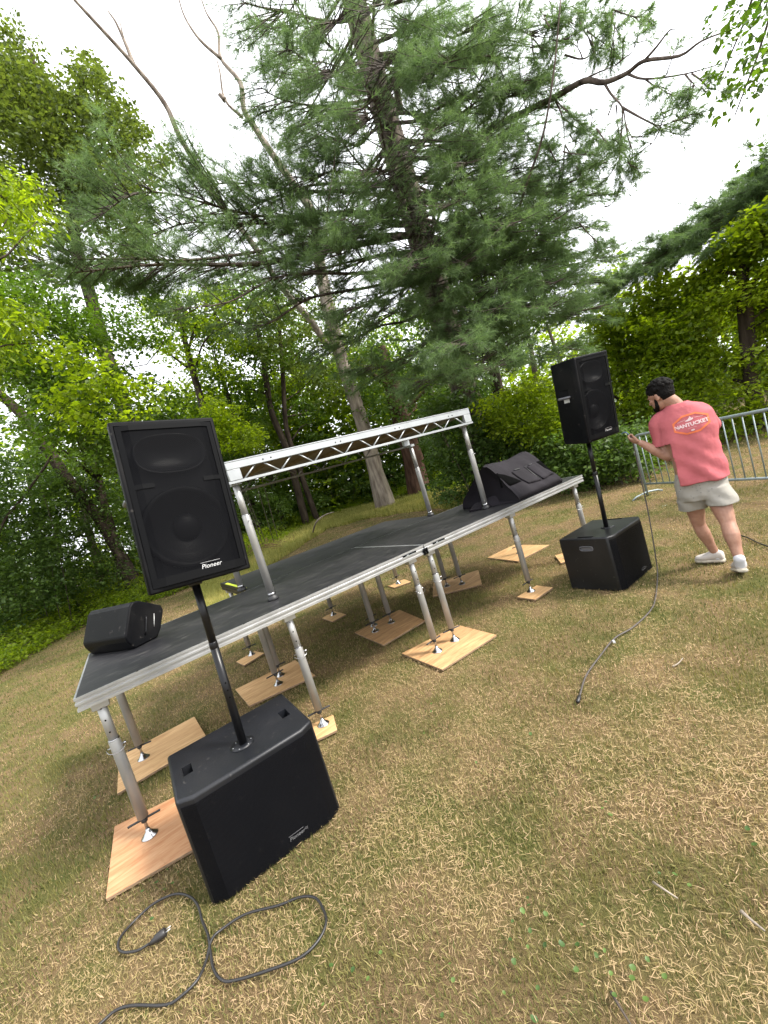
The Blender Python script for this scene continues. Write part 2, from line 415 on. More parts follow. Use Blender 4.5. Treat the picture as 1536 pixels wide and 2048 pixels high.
# ------------------------------------------------------------------ ground
def build_ground():
    rs = np.concatenate([np.linspace(0, 6, 46)[1:], 6*np.power(1.055, np.arange(1, 78))])
    na = 200; az = np.arange(na)*2*math.pi/na
    X = -2.03+np.outer(rs, np.sin(az)); Y = -2.76+np.outer(rs, np.cos(az))
    Z = gz(X, Y)
    V = np.vstack([[[-2.03, -2.76, float(gz(-2.03, -2.76))]], np.stack([X, Y, Z], -1).reshape(-1, 3)])
    F = []
    for k in range(na): F.append((0, 1+(k+1) % na, 1+k))
    for j in range(len(rs)-1):
        for k in range(na):
            a, b = 1+j*na+k, 1+j*na+(k+1) % na; F.append((a, b, b+na, a+na))
    m = bpy.data.materials.new('dry_lawn_soil'); m.use_nodes = True; nt = m.node_tree; N, L = nt.nodes, nt.links
    b = N['Principled BSDF']; b.inputs['Roughness'].default_value = .95; b.inputs['Specular IOR Level'].default_value = .1
    tc = N.new('ShaderNodeTexCoord')
    def ns(s, d, rough=.6):
        n = N.new('ShaderNodeTexNoise'); n.inputs['Scale'].default_value = s; n.inputs['Detail'].default_value = d; n.inputs['Roughness'].default_value = rough
        L.new(tc.outputs['Object'], n.inputs['Vector']); return n.outputs[0]
    def ramp(src, p0, c0, p1, c1):
        r = N.new('ShaderNodeValToRGB'); r.color_ramp.elements[0].position = p0; r.color_ramp.elements[1].position = p1
        r.color_ramp.elements[0].color = (*c0, 1); r.color_ramp.elements[1].color = (*c1, 1); L.new(src, r.inputs[0]); return r.outputs[0]
    def mix(f, a, c):
        x = N.new('ShaderNodeMix'); x.data_type = 'RGBA'; L.new(f, x.inputs[0]); L.new(a, x.inputs[6]); L.new(c, x.inputs[7]); return x.outputs[2]
    fine = ns(230, 6, .85); mid = ns(2.2, 5); big = ns(.6, 4)
    straw = ramp(fine, .34, (.075, .048, .024), .70, (.33, .235, .125))
    green = ramp(fine, .34, (.045, .050, .014), .70, (.20, .19, .065))
    f1 = ramp(mid, .42, (0, 0, 0), .62, (1, 1, 1))
    c = mix(f1, straw, green)
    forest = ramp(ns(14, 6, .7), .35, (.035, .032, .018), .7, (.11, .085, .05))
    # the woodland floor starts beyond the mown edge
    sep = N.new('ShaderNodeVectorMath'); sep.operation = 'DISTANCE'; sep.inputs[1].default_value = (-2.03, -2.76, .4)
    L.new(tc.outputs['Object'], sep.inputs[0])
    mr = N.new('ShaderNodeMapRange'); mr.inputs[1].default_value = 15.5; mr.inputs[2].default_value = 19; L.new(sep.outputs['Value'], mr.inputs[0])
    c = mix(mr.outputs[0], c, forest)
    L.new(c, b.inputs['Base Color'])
    bp = N.new('ShaderNodeBump'); bp.inputs['Strength'].default_value = .8; bp.inputs['Distance'].default_value = .02
    L.new(fine, bp.inputs['Height']); L.new(bp.outputs[0], b.inputs['Normal'])
    o = link('ground', new_mesh('ground', V, F, [m], True)); o['kind'] = 'structure'
    return o
build_ground()

# pads: plywood squares, corners as they lie on the lawn
PADS = [
 ('orange stained plywood square under the nearest left stage leg', [(-2.56,-.20),(-1.97,-.31),(-1.89,.25),(-2.53,.40)], 0),
 ('pale plywood square under the rear left corner leg, partly behind the near subwoofer', [(-2.52,.80),(-1.90,.84),(-1.92,1.42),(-2.51,1.41)], 1),
 ('small plywood offcut under the leg right of the near subwoofer', [(-1.42,-.02),(-1.20,-.08),(-1.13,.12),(-1.36,.20)], 1),
 ('plywood square under the paired middle legs behind the near subwoofer', [(-1.52,1.03),(-.93,.90),(-.90,1.50),(-1.52,1.55)], 1),
 ('small plywood offcut under the far left leg of the rear deck', [(-1.29,2.11),(-1.03,2.18),(-1.08,2.42),(-1.32,2.36)], 1),
 ('large plywood square under the two front legs where the decks meet', [(-.31,-.19),(.30,-.22),(.33,.29),(-.29,.39)], 2),
 ('shaded plywood square under the cluster of legs at the centre of the stage', [(-.26,.74),(.29,.75),(.40,1.37),(-.22,1.40)], 2),
 ('small plywood offcut under the centre leg of the rear deck', [(-.15,2.10),(.06,2.12),(.06,2.45),(-.15,2.44)], 1),
 ('tiny plywood offcut under the far right leg of the rear deck', [(.93,2.24),(1.17,2.14),(1.24,2.40),(.96,2.46)], 1),
 ('turned plywood square under the pair of legs behind the right front span', [(.82,1.24),(1.27,.84),(1.70,1.30),(1.17,1.64)], 3),
 ('small knotty plywood offcut under the front leg left of the far subwoofer', [(1.02,-.09),(1.32,-.09),(1.34,.12),(1.03,.14)], 1),
 ('plywood square with dark stains out on the grass behind the right front leg', [(2.04,.91),(2.68,.87),(2.73,1.52),(2.17,1.56)], 1),
 ('plywood square half hidden behind the far subwoofer', [(2.00,.26),(2.52,-.12),(2.75,.20),(2.25,.50)], 1),
]
ply = [ply_mat('orange_plywood', (.50, .30, .16), (.36, .165, .075)), ply_mat('pale_plywood', (.66, .43, .22), (.44, .25, .105)),
       ply_mat('tan_plywood', (.60, .375, .185), (.33, .185, .085), .1), ply_mat('brown_plywood', (.62, .40, .21), (.31, .18, .09), .5)]
ply_edge = mat('plywood_edge', (.30, .20, .12), .8, noise_scale=40, noise_amt=.4, stretch=(1, 1, 8))
T_PLY = .018
for lab, q, k in PADS:
    q = np.array(q); c = q.mean(0); z0 = .012
    b = Bag(); b.prism([tuple(p-c) for p in q], 0, T_PLY)
    me = b.mesh('plywood_pad', [ply[k], ply_edge], .002, 1)
    for f in me.polygons: f.material_index = 0 if abs(f.normal.z) > .7 else 1
    o = link('plywood_pad', me, None, (c[0], c[1], z0))
    tag(o, lab, 'plywood pad', 'plywood pads under the stage legs')
def pad_inside(x, y, grow=-.03):
    m = np.zeros(len(x), bool)
    for _, q, _ in PADS:
        q = np.array(q); c = q.mean(0); q = c+(q-c)*(1+grow/ .3); ins = np.ones(len(x), bool)
        for i in range(4):
            a, b = q[i], q[(i+1) % 4]; ins &= ((b[0]-a[0])*(y-a[1]) - (b[1]-a[1])*(x-a[0])) > 0
        m |= ins
    return m

# ------------------------------------------------------------------ grass
def grass_blades(name, n_near, rmin, rmax, label, tall=1.0, dens_pow=1.95, region=None, seed=1, wk=1.0, straw=.0, lie=.42, hscale=1.0, azr=(-48, 112), gm='grass'):
    g = np.random.default_rng(seed)
    # radial pdf ~ r^(1-dens_pow) beyond 2.2 m
    rr = np.linspace(rmin, rmax, 400); pdf = rr*np.where(rr < 2.2, 1, (2.2/rr)**dens_pow); cdf = np.cumsum(pdf); cdf /= cdf[-1]
    r = np.interp(g.random(n_near), cdf, rr); a = np.radians(g.uniform(azr[0], azr[1], n_near))
    x = CAM[0]+r*np.sin(a); y = CAM[1]+r*np.cos(a)
    keep = ~pad_inside(x, y)
    for (bx, by, hw, hd) in ((-1.82, -.469, .305, .235), (1.693, -.50, .31, .24)): keep &= ~((abs(x-bx) < hw) & (abs(y-by) < hd))
    if region is not None: keep &= region(x, y, g)
    x, y, r = x[keep], y[keep], r[keep]; n = len(x)
    z = gz(x, y)
    patch = fbm(x*1.1+3, y*1.1+9, 4); p2 = fbm(x*5+1, y*5+4, 3)
    gl = np.clip((-1.7-x)/1.0, 0, 1)*.85*np.clip((y+1.3)/1.5, 0, 1) + np.clip((y-1.2)/5, 0, 1)*.15          # greener towards the left and the back
    green = np.clip((patch-.50)*2.6+(p2-.5)*1.2+.25+gl-straw, .05, .95)
    isg = g.random(n) < green
    lying = (~isg) & (g.random(n) < lie)
    h = np.where(isg, g.uniform(.015, .045, n), g.uniform(.012, .035, n))*tall*hscale
    h = np.where(lying, g.uniform(.010, .048, n)*(1-.35*g.random(n)), h)
    th = g.random(n)*2*math.pi
    tilt = np.where(lying, g.uniform(1.25, 1.52, n), np.abs(g.normal(.35, .35, n)))
    tilt = np.clip(tilt, 0, 1.54)
    D = np.stack([np.sin(tilt)*np.cos(th), np.sin(tilt)*np.sin(th), np.cos(tilt)], 1)
    w = (.00038+.00047*r)*g.uniform(.7, 1.4, n)*wk*np.where(isg, 1.15, .95)
    sth = th+math.pi/2+g.normal(0, .5, n)
    S = np.stack([np.cos(sth), np.sin(sth), g.normal(0, .15, n)], 1)
    base = np.stack([x, y, z-.002+np.where(lying, g.uniform(.004, .026, n), 0)], 1)
    tone = np.where(isg, g.uniform(0, .40, n)+.12*(p2-.5), g.uniform(.45, 1.0, n))+(tall > 2)*g.uniform(.1, .3, n)
    tone = np.clip(tone+ (fbm(x*2.3, y*2.3)-.5)*.35, 0, 1)
    near = r < 2.0
    # near blades: bent, 3 triangles; far ones: a single triangle
    def emit(sel, bent):
        B, Dd, Ss, hh, ww = base[sel], D[sel], S[sel], h[sel][:, None], w[sel][:, None]
        k = len(B)
        if bent:
            bend = g.normal(0, .35, (k, 3)); bend[:, 2] = -np.abs(bend[:, 2])*.7
            mid = B+Dd*hh*.55; tip = mid+(Dd+bend)*hh*.5
            tip[:, 2] = np.maximum(tip[:, 2], B[:, 2]+.002)
            V = np.stack([B-Ss*ww, B+Ss*ww, mid+Ss*ww*.8, mid-Ss*ww*.8, tip], 1).reshape(-1, 3)
            i = (np.arange(k)*5)[:, None]
            F = np.stack([i+[0, 1, 2], i+[0, 2, 3], i+[3, 2, 4]], 1).reshape(-1, 3); T = np.repeat(tone[sel], 3)
        else:
            V = np.stack([B-Ss*ww, B+Ss*ww, B+Dd*hh], 1).reshape(-1, 3); F = np.arange(k*3).reshape(-1, 3); T = tone[sel]
        return V, F, T
    V1, F1, T1 = emit(near, True); V2, F2, T2 = emit(~near, False)
    V = np.vstack([V1, V2]); F = np.vstack([F1, F2+len(V1)]); T = np.concatenate([T1, T2])
    me = new_mesh(name, V, F, [MT[gm]]); attr(me, 'tone', T)
    o = link(name, me); o['kind'] = 'stuff'; tag(o, label, 'grass'); return o
grass_blades('grass', 610000, .55, 17, 'short dry lawn grass with straw and green blades across the ground', seed=3)
EDGE_PX = [(400, 1180), (455, 1148), (560, 1088), (650, 1040), (760, 1012), (860, 990), (960, 985)]
EDGE = [gnd(*q) for q in EDGE_PX]
E_AZ = np.array([math.atan2(p[0]-CAM[0], p[1]-CAM[1]) for p in EDGE]); E_R = np.array([math.hypot(p[0]-CAM[0], p[1]-CAM[1]) for p in EDGE])
def edge_region(x, y, g):
    a = np.arctan2(x-CAM[0], y-CAM[1]); r = np.hypot(x-CAM[0], y-CAM[1]); e = np.interp(a, E_AZ, E_R)
    return (a > E_AZ[0]) & (a < E_AZ[-1]) & (r > e-4.2+1.2*fbm(x*.7, y*.7)) & (r < e+1.2)
grass_blades('tall_grass', 330000, 7, 21, 'longer yellow grass left unmown along the edge of the woods behind the stage', tall=3.6, region=edge_region, seed=5, wk=1.7, gm='tall_grass', hscale=1.5, straw=-.22, lie=.12, azr=(-4, 46), dens_pow=1.0)

def weeds():
    g = np.random.default_rng(11)
    spots = [(1345, 1775, 5, .05), (1060, 1840, 9, .12), (1090, 1890, 9, .12), (1035, 1990, 8, .12), (1165, 1930, 9, .1), (1210, 1955, 7, .1),
             (1300, 1990, 6, .1), (910, 1960, 6, .1), (1190, 1630, 5, .1), (760, 1920, 4, .1), (690, 1930, 5, .1), (60, 1700, 14, .3), (100, 1500, 20, .4),
             (320, 1790, 14, .14), (1530, 1720, 8, .1), (1440, 1480, 8, .15), (860, 1430, 10, .2), (150, 1560, 12, .2), (1010, 1500, 8, .2)]
    V = []; F = []; T = []
    for px, py, n, s in spots:
        c = onz(px, py, 0)
        for i in range(int(n*.6)):
            p = c+np.array([g.normal(0, s*.6), g.normal(0, s*.5), 0]); p[2] = .018+g.random()*.02
            R = g.uniform(.005, .010); a = g.random()*6.28; tilt = g.normal(0, .3, 2)
            k = 7; ang = np.arange(k)*2*math.pi/k+a
            rad = R*(1-.25*(np.arange(k) == 0))
            q = np.stack([p[0]+rad*np.cos(ang), p[1]+rad*np.sin(ang), p[2]+rad*np.cos(ang)*tilt[0]+rad*np.sin(ang)*tilt[1]], 1)
            b = len(V); V += list(q)+[p+[0, 0, -.003]]; t = g.random()
            for j in range(k): F.append((b+j, b+(j+1) % k, b+k)); T.append(t)
    me = new_mesh('weeds', V, np.array(F), [MT['weed']]); attr(me, 'tone', T)
    o = link('weeds', me); o['kind'] = 'stuff'; tag(o, 'small round clover-like weed leaves scattered through the lawn', 'weeds')
weeds()

# ------------------------------------------------------------------ stage decks
ZS = .94
def rail_profile(h=.075, d=.045):
    # (y outwards, z) profile with two grooves, outer face at y=0 looking towards -y
    return [(0.000, 0.0), (d, 0.0), (d, -.006), (.010, -.006), (.010, -.030), (.014, -.036), (.010, -.042), (.010, -h+.006), (d, -h+.006), (d, -h), (0, -h),
            (0, -h+.014), (.006, -h+.018), (.006, -h+.030), (-.002, -h+.034), (-.002, -.030), (.005, -.026), (.005, -.016), (0, -.012)]
def extrude_profile(prof, L, mitre=True):
    n = len(prof); V = []; F = []
    for s in (0, 1):
        for (y, z) in prof:
            m = max(y, 0) if mitre else 0
            V.append(((m if s == 0 else L-m), y, z))
    F.append(tuple(range(n))); F.append(tuple(range(n, 2*n))[::-1])
    for i in range(n): F.append((i, i+n, (i+1) % n+n, (i+1) % n))
    return V, F
LEG_H = ZS-.075
def make_leg(h, collar, parent, loc, yaw, foot='jack', z_pin=None):
    """telescopic tube leg; local origin at the foot"""
    b = Bag(); base = .118 if foot == 'jack' else .045
    b.tube([(0, 0, base), (0, 0, collar-.003), (0, 0, collar)], [.0285, .0285, .0275], 18)
    o = b.obj('leg', MT['alu_leg'], parent, loc=loc, rot=(0, 0, yaw))
    b = Bag(); b.tube([(0, 0, collar-.02), (0, 0, h)], .0242, 18)
    b.obj('inner_tube', MT['alu_leg'], o)
    b = Bag(); b.lathe([(.0286, collar-.004), (.0291, collar-.003), (.0291, collar+.001), (.0246, collar+.002)], 18)
    b.obj('collar', MT['chrome'], o)
    b = Bag()
    for z in (collar+.05, collar+.12, collar+.19):
        if z < h-.03: b = Bag(); b.tube([(0, -.0252, z), (0, .0252, z)], .0048, 8); b.obj('adjustment_hole', MT['hole'], o)
    # locking pin with its wire ring
    zp = collar-.045
    b = Bag(); b.tube([(-.042, 0, zp), (.042, 0, zp)], .0042, 8)
    b.tube([(.034, 0, zp), (.046, 0, zp), (.050, 0, zp)], [.008, .008, .004], 8)
    ring = [(.046*math.cos(t), -.012-.030*math.sin(t)*1.0, zp-.022*math.sin(t)) for t in np.linspace(0, math.pi, 11)]
    b.tube(ring, .0018, 5)
    b.obj('locking_pin', MT['chrome'], o)
    if foot == 'jack':
        b = Bag(); b.tube([(0, 0, .03), (0, 0, .13)], .0085, 10); b.obj('jack_screw', MT['chrome'], o)
        b = Bag(); b.tube([(-.082, .010, .098), (-.078, .010, .100), (.078, .010, .100), (.082, .010, .098)], [.007, .0065, .0065, .007], 8)
        b.lathe([(.015, .088), (.017, .092), (.017, .108), (.012, .112)], 12)
        b.obj('jack_handle', MT['black'], o)
        b = Bag(); b.lathe([(.043, 0), (.045, .003), (.043, .006), (.030, .016), (.013, .036), (.011, .046)], 24)
        b.obj('foot_cone', MT['chrome'], o)
    else:
        b = Bag(); b.lathe([(.042, 0), (.044, .008), (.040, .024), (.028, .034), (.026, .040)], 20); b.obj('rubber_foot', MT['black'], o)
        b = Bag(); b.lathe([(.029, .036), (.0305, .042), (.0305, .052), (.0287, .056)], 20); b.obj('foot_ring', MT['chrome'], o)
    return o
def make_deck(label, x0, y0, legs, L=2.436, W=1.216, rails='alu', latches=(0, 0)):
    t = thing('stage_deck', label, 'stage deck', (x0, y0, ZS), group='stage decks')
    prof = rail_profile()
    for k, (len_, pos, a) in enumerate(((L, (0, 0, 0), 0), (W, (L, 0, 0), math.pi/2), (L, (L, W, 0), math.pi), (W, (0, W, 0), -math.pi/2))):
        V, F = extrude_profile(prof, len_)
        b = Bag(); b.add(V, F)
        r = link('edge_rail', b.mesh('edge_rail', MT[rails]), t, pos, (0, 0, a))
        if k == 0:
            b = Bag()
            for xx in np.arange(.30, len_, .61): b = Bag(); b.lathe([(.0050, -.0005), (.0050, .0004)], 8, (xx, 0.005, .0004)); b.obj('rivet', MT['hole'], r)
            for side, on in zip((0, 1), latches):
                if not on: continue
                xx = .16 if side == 0 else len_-.16
                b = Bag(); b.box((xx-.07, -.0030, -.030), (xx+.07, -.0026, -.017)); b.obj('latch_slot', MT['hole'], r)
                b = Bag(); b.box((xx-.045, -.0050, -.033), (xx+.05, -.0028, -.028)); b.box((xx-.03, -.006, -.030), (xx-.012, -.003, -.020)); b.obj('latch', MT['white_alu'], r)
                xx = .012 if side == 0 else len_-.012
                b = Bag(); b.box((xx-.009, -.010, -.082), (xx+.009, .004, -.030)); b.obj('coupling_hook', MT['hole'], r)
    b = Bag(); b.box((.0465, .0465, -.016), (L-.0465, W-.0465, -.003)); b.obj('top_panel', MT['deck'], t)
    b = Bag(); b.box((.010, .010, -.0004), (L-.010, W-.010, .0004)); b.obj('deck_skin', MT['deck'], t)
    b = Bag(); b.box((.047, .047, -.020), (L-.047, W-.047, -.0165)); b.obj('underside_panel', MT['ply_under'], t)
    for xx in (L*.25, L*.5, L*.75):
        b = Bag(); b.box((xx-.02, .047, -.066), (xx+.02, W-.047, -.0208)); b.obj('cross_beam', MT['alu_leg'], t)
    for i, (lx, ly, col) in enumerate(legs):
        zf = .029-ZS
        b = Bag(); b.box((lx-x0-.042, ly-y0-.034, -.118), (lx-x0+.042, ly-y0+.034, -.0765), None); b.obj('leg_socket', MT['alu'], t, .003, 1)
        make_leg(ZS-.029-.08, col, t, (lx-x0, ly-y0, zf), random.uniform(-.3, .3))
    return t
make_deck('left front stage deck, black top with bright aluminium edge and monitor on its far corner', -2.44, 0,
          [(-2.35, .08, .60), (-1.23, .08, .59), (-.12, .08, .60), (-2.34, 1.13, .70), (-1.21, 1.14, .66), (-.10, 1.14, .70)], latches=(0, 1))
make_deck('right front stage deck, black top carrying the covered speaker at its far end', .002, 0,
          [(.09, .08, .62), (1.19, .08, .60), (2.34, .08, .60), (.12, 1.14, .68), (1.23, 1.14, .66), (2.35, 1.12, .66)], latches=(1, 0))
dk = make_deck('rear stage deck behind the front pair, with yellow tape on its left edge', -1.20, 1.221,
          [(-1.13, 1.31, .66), (-.01, 1.31, .66), (1.13, 1.31, .66), (-1.14, 2.34, .64), (-.02, 2.34, .66), (1.08, 2.34, .66)], L=2.42, rails='pole')
b = Bag(); b.box((.012, .14, .0022), (.045, 1.0, .0030)); b.obj('edge_tape', MT['yellow'], dk)

# ------------------------------------------------------------------ riser standing on the stage
def riser():
    X0, X1, Y0, Y1, ZT = -1.262, 1.238, .27, 1.39, 1.996
    t = thing('stage_riser', 'pale aluminium riser platform with lattice truss sides standing on four legs upon the stage', 'riser', (X0, Y0, ZS+.002))
    L, W, H = X1-X0, Y1-Y0, ZT-ZS-.002
    def truss(y, side):
        r = Bag(); r.box((0, y, H-.058), (L, y+.036, H)).box((0, y-.004, H-.006), (L, y+.040, H+.002))
        tr = r.obj('top_rail', MT['white_alu'], t, .002, 1)
        wm = MT['white_alu'] if side < 0 else MT['alu_darker']  # rear truss toned darker than the front one
        r = Bag(); r.box((-.012, y+.003, H-.160), (L+.012, y+.033, H-.140)); r.obj('bottom_chord', wm, t, .002, 1)
        xs = np.linspace(.10, L-.10, 17)
        for i in range(16):
            a, b_ = (H-.142, H-.056) if i % 2 == 0 else (H-.056, H-.142)
            r = Bag(); r.tube([(xs[i]+(.006 if i % 2 == 0 else .030), y+.018, a), (xs[i+1]-(.030 if i % 2 == 0 else .006), y+.018, b_)], .0060, 8); r.obj('truss_strut', wm, t)
        for x in (.046, L-.046):
            r = Bag(); r.box((x-.046, y+.001, H-.139), (x+.046, y+.035, H-.059)); r.obj('end_plate', MT['white_alu'], t, .002, 1)
        for fx in (.11, .135, .36, .38, .61, .63, .88, .90):
            r = Bag(); r.tube([(L*fx, y-.002 if side < 0 else y+.038, H-.036), (L*fx, y+.004, H-.036)], .0055, 8); r.obj('bolt_hole', MT['hole'], tr)
    truss(0, -1); truss(W-.036, 1)
    for x in (0, L-.036):
        r = Bag(); r.box((x, .041, H-.058), (x+.036, W-.041, H-.001)); r.obj('end_rail', MT['white_alu'], t, .002, 1)
    r = Bag(); r.box((.037, .041, H-.022), (L-.037, W-.041, H-.004)); r.obj('deck_panel', MT['ply_under'], t)
    r = Bag(); r.box((.004, .004, H+.0025), (L-.004, W-.004, H+.006)); r.obj('deck_skin', MT['deck'], t)
    for k in range(5):
        x = L*(k+1)/6; r = Bag(); r.box((x-.018, .041, H-.052), (x+.018, W-.041, H-.0225)); r.obj('cross_beam', MT['ply_under'], t)
    for (x, y, c) in ((.045, .075, .66), (L-.055, .085, .64), (.045, W-.09, .62), (L-.045, W-.09, .62)):
        r = Bag(); r.box((x-.034, y-.038, H-.17), (x+.034, y+.03, H-.141)); r.obj('leg_socket', MT['white_alu'], t, .003, 1)
        make_leg(H-.15, c, t, (x, y, 0), random.uniform(1.2, 1.9), 'rubber')
riser()

# ------------------------------------------------------------------ loudspeakers
def cabinet_plan(w, d, k):
    """trapezoid plan: wide front at -y, narrower back"""
    return [(-w/2, -d/2), (w/2, -d/2), (w/2, -d/2+.05), (w/2-k, d/2-.03), (w/2-k-.03, d/2), (-w/2+k+.03, d/2), (-w/2+k, d/2-.03), (-w/2, -d/2+.05)]
LOGO_CACHE = {}
def logo_parts(parent, x, y, z, size, upright=True, small='', lm='logo'):
    me = text_mesh('brand_lettering', 'Pioneer', size, MT[lm], extrude=.0003, shear=.25, bold=size*.004, spacing=1.0)
    o = link('brand_lettering', me, parent, (x, y, z), (math.pi/2, 0, 0))
    w = size*2.0
    b = Bag(); b.box((x-w*.78, y-.001, z+size*.62), (x+w*.74, y+.0005, z+size*.66)); b.obj('logo_line', MT[lm], parent)
    if small:
        me = text_mesh('small_lettering', small, size*.6, MT[lm], extrude=.0003); link('small_lettering', me, parent, (x+w*.98, y, z+size*.1), (math.pi/2, 0, 0))
def loudspeaker(label, loc, rot, w, d, h, handles=True):
    t = thing('loudspeaker', label, 'loudspeaker', loc, rot, 'loudspeakers on poles')
    # cabinet: body open at the front behind the grille
    plan = [(-w/2, -d/2+.012), (w/2, -d/2+.012), (w/2, -d/2+.06), (w/2-.075, d/2-.05), (w/2-.12, d/2), (-w/2+.12, d/2), (-w/2+.075, d/2-.05), (-w/2, -d/2+.06)]
    b = Bag(); b.prism(plan, 0, h); cab = b.obj('cabinet', MT['cabinet'], t, .008, 2)
    cabc = Bag(); cabc.box((-w/2+.016, -d/2-.05, .020), (w/2-.016, -d/2+.10, h-.020))
    cuts = [cabc]
    for s in (-1, 1):
        # side pocket of the handle
        xm = s*(w/2-.035); c = Bag(); c.box((-.035, -.055, h*.50), (.035, .055, h*.67), rotz(s*.0), (xm+s*.012, .02, 0)); cuts.append(c)
    # parent inverse is identity, so cut while unparented
    cab.parent = None; cut(cab, cuts); cab.parent = t
    for s in (-1, 1):
        b = Bag(); xm = s*(w/2-.022); b.tube([(xm, -.055, h*.575), (xm+s*.006, -.03, h*.575), (xm+s*.006, .05, h*.575), (xm-s*.003, .075, h*.575)], .011, 10); b.obj('handle', MT['grip'], cab)  # black bar coloured grey to carry its highlight
        b = Bag(); b.box((s*(w/2-.052)-.002, -.045, h*.512), (s*(w/2-.052)+.002, .045, h*.555)); b.obj('rating_label', MT['logo'] if s < 0 else MT['cabinet'], cab)
        for zz in (.05, h-.06):
            b = Bag(); xx = s*(w/2-.0925); b.box((xx-.02, .13, zz-.010), (xx+.02, .145, zz+.010)); b.obj('corner_groove', MT['hole'], cab)
    # baffle with woofer and horn behind the grille
    yb = -d/2+.085
    b = Bag(); b.box((-w/2+.018, yb, .022), (w/2-.018, yb+.008, h-.022)); b.obj('baffle', MT['horn'], t)
    b = Bag(); zc = h*.345; R = min(w*.44, .19)
    b.lathe([(R, yb-.012), (R, yb-.030), (R*.96, yb-.036), (R*.86, yb-.030), (R*.84, yb-.018), (R*.36, yb-.004+0), (R*.34, yb-.004)], 40, (0, 0, zc), 'y')
    b.lathe([(R*.34, yb-.006), (R*.31, yb-.022), (R*.2, yb-.034), (R*.06, yb-.040)], 24, (0, 0, zc), 'y'); b.obj('woofer', MT['cone'], t)
    # elliptical horn mouth
    V = []; F = []; n = 40
    prof = [(1.0, -.036), (.97, -.050), (.92, -.050), (.86, -.036), (.45, -.006), (.12, -.002)]
    for s_, yy in prof:
        for k in range(n):
            a = 2*math.pi*k/n; V.append((w*.36*s_*np.sign(math.cos(a))*abs(math.cos(a))**.8, yb+yy, h*.80+h*.125*s_*np.sign(math.sin(a))*abs(math.sin(a))**.8))
    for j in range(len(prof)-1):
        for k in range(n): F.append((j*n+k, (j+1)*n+k, (j+1)*n+(k+1) % n, j*n+(k+1) % n))
    b = Bag(); b.add(V, F, True); b.obj('horn', MT['horn'], t)
    # grille: slightly angled outer columns
    yg = -d/2; e = w*.16
    V = [(-w/2+.020, yg+.016, .024), (-w/2+e, yg+.001, .024), (w/2-e, yg+.001, .024), (w/2-.020, yg+.016, .024)]
    V = V+[(x, y, h-.026) for x, y, z in V]
    gq = Bag(); gq.add(V, [(0, 1, 5, 4), (1, 2, 6, 5), (2, 3, 7, 6)]); g = gq.obj('grille', MT['grille'], t)
    fb = Bag(); fw_ = .022
    def strip(xa, xb, za, zb):
        def yy(x): return yg+.0005-.004+(.015*max(0, (abs(x)-(w/2-e))/(e-.020)))
        xs = [xa]+[v for v in (-w/2+e, w/2-e) if xa < v < xb]+[xb]
        for p, q in zip(xs[:-1], xs[1:]):
            A = [(p, yy(p), za), (q, yy(q), za), (q, yy(q), zb), (p, yy(p), zb)]; Bk = [(x, y+.003, z) for x, y, z in A]
            fb.add(A+Bk, [(0, 1, 2, 3), (7, 6, 5, 4), (0, 4, 5, 1), (3, 2, 6, 7), (0, 3, 7, 4), (1, 5, 6, 2)])
    xo = w/2-.019
    strip(-xo, xo, .022, .022+fw_*1.7); strip(-xo, xo, h-.024-fw_, h-.024)
    strip(-xo, -xo+fw_, .022+fw_*1.7, h-.024-fw_); strip(xo-fw_, xo, .022+fw_*1.7, h-.024-fw_)
    strip(-xo+fw_, -xo+fw_+.075, h*.595, h*.595+.020); strip(xo-fw_-.075, xo-fw_, h*.595, h*.595+.020)
    fb.obj('grille_frame', MT['grille_rim'], t)
    logo_parts(t, w*.10, yg-.0045, .062, .028)
    b = Bag(); b.lathe([(.030, -.012), (.032, -.004), (.032, .0)], 20); b.obj('pole_cup', MT['black'], t)
    return t
loudspeaker('black loudspeaker with honeycomb grille facing the camera on the near pole', (-1.779, -.545, 1.352), (-.064, .095, .084), .436, .403, .755)
loudspeaker('black loudspeaker seen from its side on the far pole beside the man', (1.708, -.589, 1.355), (.098, -.009, -.16), .415, .375, .733)
for q in [o for o in COL.objects if o.name.startswith('loudspeaker')]: q.rotation_mode = 'YXZ'

